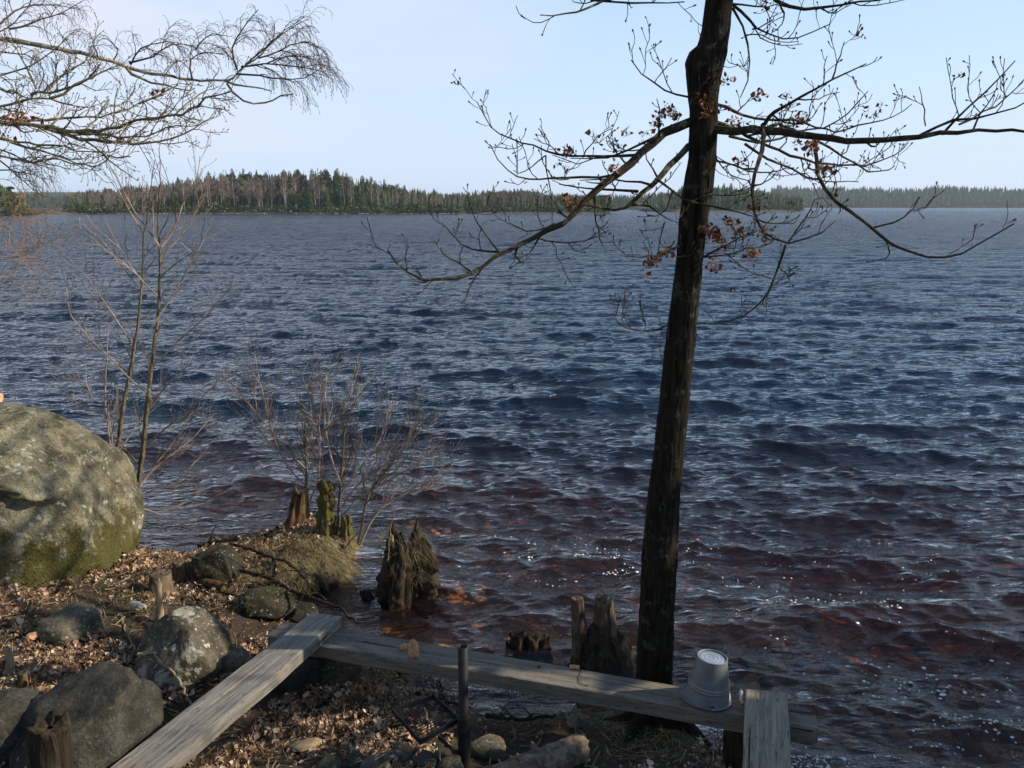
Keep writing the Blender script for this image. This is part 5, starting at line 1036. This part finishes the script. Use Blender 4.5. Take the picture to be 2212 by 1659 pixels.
pr_ += [(RT, HB*.985), (RT+.002, HB), (RT-.001, HB+.002), (RT-.005, HB), (RT-.006, HB-.008)]
body = lathe([(RB-.003, .006)]+pr_).build('bucket_body', M['zinc'], bk, True)
lathe([(RT-.0062, HB-.009), (.062, HB-.0075), (.060, HB-.006), (.058, HB-.0075), (.040, HB-.0075), (.038, HB-.006), (.036, HB-.0075), (.018, HB-.0075), (.016, HB-.006), (.014, HB-.0075), (.0005, HB-.008)], 48).build('bucket_base', M['zincw'], bk, True)
for sx in (-1, 1):
    mb = MB(); a0 = R(-92) if sx < 0 else R(88); c = Vector((math.cos(a0)*(RB+.006), math.sin(a0)*(RB+.006), .028)); tng = Vector((-math.sin(a0), math.cos(a0), 0))
    mb.tube([c+tng*(.018*math.cos(q*math.pi/6))+Vector((0, 0, .016*math.sin(q*math.pi/6))) for q in range(0, 7)], .0035, 8); mb.tube([c+Vector((math.cos(a0), math.sin(a0), 0))*-.004, c+Vector((math.cos(a0), math.sin(a0), 0))*.016], [.013, .013], 14); mb.build('handle_ear', M['zinc'], bk, True)
mb = MB(); hp = []
for i in range(26):
    t = i/25; a = R(-92)-t*R(180); hp.append((math.cos(a)*(RB+.014), math.sin(a)*(RB+.014), .020-.014*math.sin(t*math.pi)))
mb.tube(hp, .0032, 8); mb.build('handle', M['zinc'], bk, True)
mb = MB(); vs = []
for z in (.025, .065):
    for a in (-32, -26, -20, -14): rr_ = rr2(z/HB)+.002; vs.append((rr_*math.cos(R(a)), rr_*math.sin(R(a)), z))
mb.add(vs, [(i, i+1, i+5, i+4) for i in range(3)]); mb.build('sticker', M['wchip'], bk)
bk.rotation_euler = (R(0), R(4), 0); bk.location.z += .013
# ---------------------------------------------------------------- grill on its pipe
M['iron'] = m_plain('sooty_black_iron', (.008, .008, .009), (.028, .026, .026), 14, .65, .002, .5, .4)
pp = P(1001, 1500, 4.05); zt = P(1005, 1396, 4.05).z; zg = H(pp.x, pp.y); gr = thing('fire_grill', 'black iron grill tray fixed to an upright pipe over the fireplace', 'grill', (pp.x, 4.05, zg))
mb = lathe([(.0272, -.25), (.0272, zt-zg), (.0240, zt-zg+.001), (.0235, zt-zg-.10), (.02, zt-zg-.10), (.0001, zt-zg-.10)], 32); mb.build('pipe', M['iron'], gr, True)
mb = lathe([(.033, .0), (.036, .30), (.034, .305), (.0275, .306)], 32); mb.build('socket', M['iron'], gr, True)
ZG = .60; W_, N_, E_, S_ = G(847, 1533, ZG), G(936, 1504, ZG), G(992, 1553, ZG), G(908, 1602, ZG)
mb = MB()
for a, b_ in ((W_, N_), (N_, E_), (E_, S_), (S_, W_)):
    d = (b_-a).normalized(); s = Vector((-d.y, d.x, 0)); t1_ = a; vs = []
    for q in (a-d*.004, b_+d*.004):
        for ox, oz in ((.004, .012), (-.004, .012), (-.004, -.018), (.004, -.018)): vs.append(q+s*ox+Vector((0, 0, oz)))
    mb.add(vs, [(0, 1, 5, 4), (1, 2, 6, 5), (2, 3, 7, 6), (3, 0, 4, 7), (0, 3, 2, 1), (4, 5, 6, 7)])
under(mb, 'tray_frame', M['iron'], gr)
mb = MB(); K = 15
for i in range(K):
    for sgn in (0, 1):
        q = []
        for j in range(2*K+1):
            v_ = j/(2*K); off = ((j+i+sgn) % 2)*.5
            u_ = min(1, max(0, (i+.0+off+ (0 if sgn == 0 else .5-off*2+.0 if False else 0))/K)); a = W_.lerp(N_, v_); b_ = S_.lerp(E_, v_); q.append(a.lerp(b_, min(1, (i+(.5 if (j % 2) else 0)*(1 if sgn == 0 else -1)+(.5 if sgn else 0))/K))-Vector((0, 0, .012)))
        mb.tube(q, .0022, 3, 0, False)
under(mb, 'mesh', M['iron'], gr)
mb = MB(); mb.tube([P(948, 1590, 3.98)-Vector((0, 0, .01)), Vector((pp.x, 4.05, P(993, 1640, 4.05).z))], .009, 8); under(mb, 'brace', M['iron'], gr)
stick('stick', 'grey stick leaning through the mesh of the grill', [(916, 1528), (921, 1548), (934, 1576), (942, 1602), (951, 1636), (958, 1665)], .006, 'cut', ys=[4.12, 4.09, 4.05, 4.0, 3.98, 4.02])
for i, (pix, r) in enumerate((([(600, 1150), (560, 1175), (520, 1200), (490, 1240)], .02), ([(640, 1180), (600, 1215), (590, 1260), (610, 1300)], .016), ([(740, 1190), (752, 1222), (735, 1262), (700, 1290)], .022), ([(700, 1230), (690, 1262), (712, 1292)], .016), ([(660, 1240), (640, 1275), (655, 1310)], .015), ([(430, 1190), (470, 1180), (520, 1172), (560, 1160)], .02), ([(470, 1290), (520, 1300), (560, 1290), (600, 1310)], .013), ([(420, 1300), (450, 1340), (500, 1370)], .010), ([(765, 1425), (800, 1440), (850, 1452), (880, 1490)], .02), ([(900, 1512), (960, 1530), (1020, 1545)], .014), ([(1050, 1560), (1120, 1572), (1200, 1560)], .016))):
    stick('exposed_root', ('dark root curving down the left of the grassy point', 'dark root snaking down the middle of the grassy point', 'thick root hanging from the outer tip of the point into the water', 'short root below the tall mossy stump', 'thin root at the inner edge of the grassy point', 'long root along the far edge of the bank', 'thin root between the mossy stones', 'root in the leaves below the dark mossy block', 'root along the bank edge under the long timber', 'root at the waterline behind the grill', 'root at the waterline right of the pipe')[i], pix, r, 'dstump', .05, 'root', 5, 40+i)
# ---------------------------------------------------------------- little plants by the water
def tuftplant(name, label, px, py, Y, n, h, seed, mat='dstump', spread=.35):
    b = G(px, py, 0) if Y is None else P(px, py, Y); rg = random.Random(seed); mb = MB()
    for i in range(n):
        d = Vector((rg.gauss(0, spread), rg.gauss(0, spread), 1)).normalized(); l = h*rg.uniform(.6, 1.1); q = [b+Vector((rg.gauss(0, .015), rg.gauss(0, .015), -.05))]
        for j in range(6): d = (d+Vector((rg.gauss(0, .16), rg.gauss(0, .16), 0))).normalized(); q.append(q[-1]+d*l/6)
        mb.tube(q, [.006*(1-.7*k/6) for k in range(7)], 5)
        for k in range(5): a = Vector(q[rg.randrange(2, 7)]); e = Vector((rg.gauss(0, 1), rg.gauss(0, 1), .8)).normalized()*rg.uniform(.03, .08); mb.tube([a, a+e], [.0022, .0012], 3)
    return tag(mb.build(name, M[mat], None, True), label, 'shrub')
tuftplant('shrub', 'small dark twisted shrub under the bench left of the pipe', 955, 1512, None, 9, .26, 3)
tuftplant('shrub', 'thin reddish bare shoots beside the bench post at the bottom right', 1562, 1632, None, 8, .30, 4, 'stwig', .2)
stick('reed_stem', 'single dry reed stem standing by the grass wrapped stump', [(838, 1210), (842, 1150), (856, 1095)], .004, 'stwig', ys=[6.42, 6.42, 6.45], cat='reed')
stick('reed_stem', 'orange dry stalk rising beside the bucket', [(1538, 1492), (1532, 1450), (1529, 1425)], .003, 'stwig', ys=[4.75, 4.78, 4.8], cat='reed')
# ---------------------------------------------------------------- fallen leaves and grass
rg = np.random.RandomState(5); cnt = 0; items = []; lr = random.Random(12)
n0 = 80000; X = rg.uniform(-4.3, 2.4, n0); Y = rg.uniform(3.1, 8.4, n0); Z = hgt(X, Y); D = sdist(X, Y)
vis = (np.abs(X) < (Y*.66+.4)); pat = fbm(X*1.1+4, Y*1.1+2, 3)
dens = np.clip(.6+pat*2.2, .03, 1)*np.clip(D*5-.1, 0, 1); dens *= np.where(X > .2, .28, np.where(X > -.45, .55, 1)); dens *= np.where((Y > 5.9) & ((X < -2.4) | (Y < 6.9)), .5, 1)*np.where((D < .3) & (Y < 6.5), .5, 1)
keep = vis & (rg.rand(n0) < dens*.80) & (Z > .06)
for x, y, z in zip(X[keep], Y[keep], Z[keep]):
    fl = lr.choice((.18, .3, .6)); items.append(((x, y, z+lr.uniform(.004, .028)), rotm(lr, fl), lr.choice((.035, .045, .06, .07, .085, .10))*lr.uniform(.9, 1.3)))
print('litter', len(items))
X = rg.uniform(-11, 7, 60000); Y = rg.uniform(-3, 7.5, 60000); Z = hgt(X, Y); D = sdist(X, Y); vis = (np.abs(X) < (Y*.66+.4)) & (Y > 3.1)
keep = (~vis) & (D > .15) & (rg.rand(60000) < .5*np.clip(.6+2.2*fbm(X*1.1+4, Y*1.1+2, 3), .05, 1)); items = items[:42000]
for x, y, z in zip(X[keep], Y[keep], Z[keep]): items.append(((x, y, z+lr.uniform(.004, .03)), rotm(lr, .35), lr.uniform(.05, .10)))
o = leaf_cloud('leaf_litter', M['litter'], items, 9); tag(o, 'brown fallen oak leaves covering the bank', 'leaf litter', kind='stuff')
def blades(name, label, gens, mat, seed):
    rg = random.Random(seed); V = []; F = []
    for (x, y, z, l, dxy, droop) in gens:
        p = Vector((x, y, z)); w = rg.uniform(.0012, .0028); d = Vector((dxy[0], dxy[1], 1)).normalized(); sdv = Vector((-d.y, d.x, 0)); sdv = sdv.normalized()*w if sdv.length > 1e-4 else Vector((w, 0, 0)); o = len(V); K = 5
        for k in range(K):
            ww = sdv*(1-k/(K-.4)); V += [tuple(p-ww), tuple(p+ww)]; p = p+d*l/K; d = (d+Vector((dxy[0]*.3, dxy[1]*.3, -droop))).normalized()
        V.append(tuple(p))
        for k in range(K-1): a = o+2*k; F += [(a, a+1, a+3), (a, a+3, a+2)]
        a = o+2*(K-1); F.append((a, a+1, a+2))
    return tag(npmesh(name, np.array(V), np.array(F), mat, None, False), label, 'grass', kind='stuff')
gr_ = random.Random(6); gens = []
def addg(px0, px1, py0, py1, n, l, droop, out=0):
    for i in range(n):
        x, y = gr_.uniform(px0, px1), gr_.uniform(py0, py1); p = hit(x, y)
        if p.z < .0: continue
        gens.append((p.x, p.y, p.z, l*gr_.uniform(.5, 1.2), (gr_.gauss(out, .5), gr_.gauss(-.3, .5)), droop*gr_.uniform(.5, 1.3)))
addg(520, 770, 1130, 1265, 5200, .13, .42, .25); addg(400, 600, 1150, 1260, 2200, .09, .35); addg(300, 520, 1205, 1330, 1200, .07, .35); addg(640, 760, 1230, 1330, 900, .12, .5); addg(300, 420, 1205, 1290, 700, .08, .3); addg(760, 875, 1420, 1505, 900, .12, .35, .2); addg(880, 1330, 1500, 1575, 1100, .07, .3); addg(20, 120, 1460, 1560, 600, .08, .3); addg(1300, 1540, 1560, 1640, 900, .07, .3); addg(0, 300, 1270, 1320, 500, .06, .3)
addg(690, 775, 1165, 1250, 900, .24, .9, .6); addg(600, 700, 1215, 1275, 500, .20, .8, .2)
blades('dry_grass', 'tufts of dry yellow grass on the bank', gens, M['grass'], 2)
gens = []
for i in range(1000):      # hanging round the stump in the water
    a = gr_.random()*6.283; t = .35+.65*gr_.random()**.8; a = a if gr_.random() < .4 else gr_.gauss(-.3, .8); z = tb.z+.10+t*.62; r = float(np.interp(t, [0, .3, .7, 1], [.21, .22, .205, .15])); gens.append((tb.x+r*math.cos(a), tb.y+r*math.sin(a), z, gr_.uniform(.05, .22), (math.cos(a)*.9+gr_.gauss(0, .8), math.sin(a)*.9+gr_.gauss(0, .8)), gr_.uniform(.2, 1.4)))
M['dgrass'] = m_leaf('darker_dead_grass', [(0, (.05, .035, .018)), (.6, (.14, .105, .055)), (1, (.28, .22, .12))])  # darker version of the dry grass colours
hg = blades('hanging_grass', None, gens, M['dgrass'], 3); hg.parent = tk; hg.matrix_parent_inverse = tk.matrix_world.inverted(); hg.matrix_parent_inverse = __import__('mathutils').Matrix.Translation(-Vector(tk.location)); del hg['category']
gens = []; addg(250, 330, 1290, 1345, 500, .05, .3); addg(395, 470, 1330, 1420, 400, .05, .3); addg(930, 1010, 1470, 1530, 400, .08, .3); addg(1330, 1480, 1560, 1620, 500, .05, .3); addg(440, 640, 1190, 1330, 900, .05, .3)
blades('green_grass', 'short green grass and moss tufts on the bank', gens, M['ggrass'], 4)
# scraps of twigs and bark all over the bank
mb = MB(); tr2 = random.Random(15)
for i in range(2600):
    x, y = tr2.uniform(-4, 1.8), tr2.uniform(3.3, 8); 
    if abs(x) > y*.66+.3: continue
    z = H(x, y)
    if z < .05: continue
    a = tr2.random()*6.28; l = tr2.uniform(.02, .14); mb.tube([(x, y, z+.012), (x+math.cos(a)*l, y+math.sin(a)*l, z+.012+tr2.uniform(-.01, .03))], [tr2.uniform(.0015, .004)]*2, 4)
tag(mb.build('twig_litter', [M['cut']]), kind='stuff', label='small broken twigs scattered over the bank', cat='twigs')
# ---------------------------------------------------------------- pebbles under the shallow water and foam on it
v, f = ICO[2]; V = []; F = []; k = 0; pr2 = np.random.RandomState(8)
for i in range(1500):
    x, y = pr2.uniform(-2.6, 5.5), pr2.uniform(3.4, 9.5); d = float(sdist(np.array([x]), np.array([y]))[0])
    if not (-2.6 < d < -.06): continue
    s = pr2.uniform(.02, .10); z = H(x, y); w = v*np.array([s, s*.8, s*.45])*(1+.15*pr2.normal(size=(len(v), 1))*.3); a = pr2.rand()*3; w = np.stack([w[:, 0]*math.cos(a)-w[:, 1]*math.sin(a), w[:, 0]*math.sin(a)+w[:, 1]*math.cos(a), w[:, 2]], 1)
    V.append(w+np.array([x, y, z])); F.append(f+k); k += len(v)
M['pebble'] = m_leaf('peat_stained_pebbles', [(0, (.10, .05, .03)), (.5, (.30, .17, .08)), (.9, (.50, .34, .20)), (1, (.55, .45, .33))])
tag(npmesh('pebbles', np.concatenate(V), np.concatenate(F), M['pebble']), kind='stuff', label='stones on the shallow lake bed', cat='stones')
m, n = newmat('white_foam'); out(n, pr(n, (.78, .77, .72), .6, noise(n, worldpos(n), 120, 3), .6, .004)); M['foam'] = m
def wz(x, y):
    X = np.array([x]); Y = np.array([y]); s = np.maximum(np.hypot(X, Y)*.005, .01)
    u = X.copy(); w = Y.copy()
    for _ in range(4): Z, a, b = waves(u, w, s); u = X-a; w = Y-b
    return Z
fx = []; fg = np.random.RandomState(3)
def addf(px, py, sx, sy, n, s0, s1):
    for i in range(n):
        if i % 3: continue
        p = G(px+fg.normal(0, sx), py+fg.normal(0, sy), 0)
        for k_ in range(fg.randint(1, 5)):
            t_ = fg.normal(0, .09); fx.append((p.x+t_, p.y-.28*t_+fg.normal(0, .012), fg.uniform(s0*.4, s1*.8)*(1 if fg.rand() > .08 else 1.7)))
addf(1980, 1480, 120, 40, 100, .006, .022); addf(2110, 1590, 80, 30, 120, .004, .016); addf(1700, 1260, 170, 60, 110, .005, .015); addf(1290, 1190, 140, 22, 120, .005, .016); addf(1330, 1222, 28, 2.5, 16, .012, .03); addf(1220, 1170, 120, 50, 60, .004, .01)
addf(1515, 1590, 22, 20, 260, .004, .012); addf(1740, 1650, 30, 14, 220, .005, .014); addf(1080, 1492, 30, 4, 40, .004, .008); addf(1130, 1490, 40, 6, 30, .003, .006); addf(2060, 1640, 80, 20, 40, .004, .012); addf(1900, 1250, 200, 90, 90, .004, .010); addf(735, 1195, 10, 6, 14, .004, .008)
A = np.array(fx); A = A[sdist(A[:, 0], A[:, 1]) < -.02]; X0, Y0 = A[:, 0], A[:, 1]; s = np.maximum(np.hypot(X0, Y0)*.005, .01); u, w = X0.copy(), Y0.copy()
for _ in range(5): Zw, a_, b_ = waves(u, w, s); u = X0-a_; w = Y0-b_
V = []; F = []
for x, y, z, sz_ in zip(X0, Y0, Zw, A[:, 2]):
    o = len(V); K = 9; el_ = fg.uniform(.5, 1); aa = fg.rand()*3
    for j in range(K):
        t = j*2*math.pi/K; q = sz_*fg.uniform(.6, 1.25); px_, py_ = q*math.cos(t), q*el_*math.sin(t); V.append((x+px_*math.cos(aa)-py_*math.sin(aa), y+px_*math.sin(aa)+py_*math.cos(aa), z+.002))
    V.append((x, y, z+.007+sz_*.3)); F += [(o+j, o+(j+1) % K, o+K) for j in range(K)]
tag(npmesh('foam', np.array(V), np.array(F), M['foam']), kind='stuff', label='flecks of white foam drifting on the water', cat='foam')
# ---------------------------------------------------------------- trees on the bank to the right, beyond the frame: their shade falls across the bench
def shadetree(name, label, x, y, h, r, seed, kind):
    if kind == 'spruce':
        o = cons[seed % 5].copy(); COL.objects.link(o); o.location = (x, y, H(x, y)-.1); o.scale = (h*r, h*r, h); o.rotation_euler = (0, 0, seed); o['label'] = label; o['category'] = 'tree'; 
        if 'group' in o: del o['group']
        return o
SHADE = [(7.2, 4.9, 5.6, 1.5, 0), (7.8, 3.7, 5.2, 1.2, 1), (9.4, 2.9, 7.5, .8, 2)]
for i, (x, y, h, r, s) in enumerate(SHADE): shadetree('spruce_tree', 'spruce on the bank off to the right, %s' % ('nearest the lake', 'between its two neighbours', 'farthest from the lake')[i], x, y, h, r, s, 'spruce')

bx, by = 6.2, 4.6; bz = H(bx, by); bo = thing('oak_tree', 'bare oak on the bank beyond the right edge, casting limb shadows over the bank', 'tree', (bx, by, bz)); mb = MB()
mb.tube([(bx+.1*math.sin(i*.7), by+.08*i, bz-.1+.75*i) for i in range(13)], [.17*(1-.065*i) for i in range(13)], 12); under(mb, 'trunk', M['oak'], bo, True); sg = random.Random(4)
for i in range(20):
    z = bz+2.4+i*.33; a = (0, 1.57, 2.4, .8, 3.9, 1.2, 5.0)[i % 7]+sg.uniform(-.4, .4); q = [Vector((bx+.1*math.sin((z-bz)/.75*.7), by+.08*(z-bz)/.75, z))]; d = Vector((math.cos(a), math.sin(a), .35))
    for k in range(12): d = (d+Vector((sg.gauss(0, .16), sg.gauss(0, .16), sg.gauss(.01, .14)))).normalized(); q.append(q[-1]+d*.24)
    mb = MB(); grow(mb, smooth(q, 40), .06*(1-i*.028), .008, sg, dict(OAKF, len=(.2, .9), sp=(.11, .22), r=(.006, .018), tip=.004), 2, (.2, 1), 0, None, 1); under(mb, 'branch', M['oakb'], bo)
# ---------------------------------------------------------------- the air
hz = MB(); hz.box((0, 0, 24), (9400, 9400, 62))
def m_haze():
    m, n = newmat('thin_spring_haze'); o = N(n, 'ShaderNodeOutputMaterial'); v = N(n, 'ShaderNodeVolumePrincipled')
    v.inputs['Color'].default_value = (.80, .88, 1, 1); v.inputs['Density'].default_value = .00015; v.inputs['Anisotropy'].default_value = .25; L(n, v.outputs[0], o.inputs['Volume']); return m
tag(hz.build('haze', m_haze()), kind='stuff', label='thin blue haze over the lake', cat='haze')
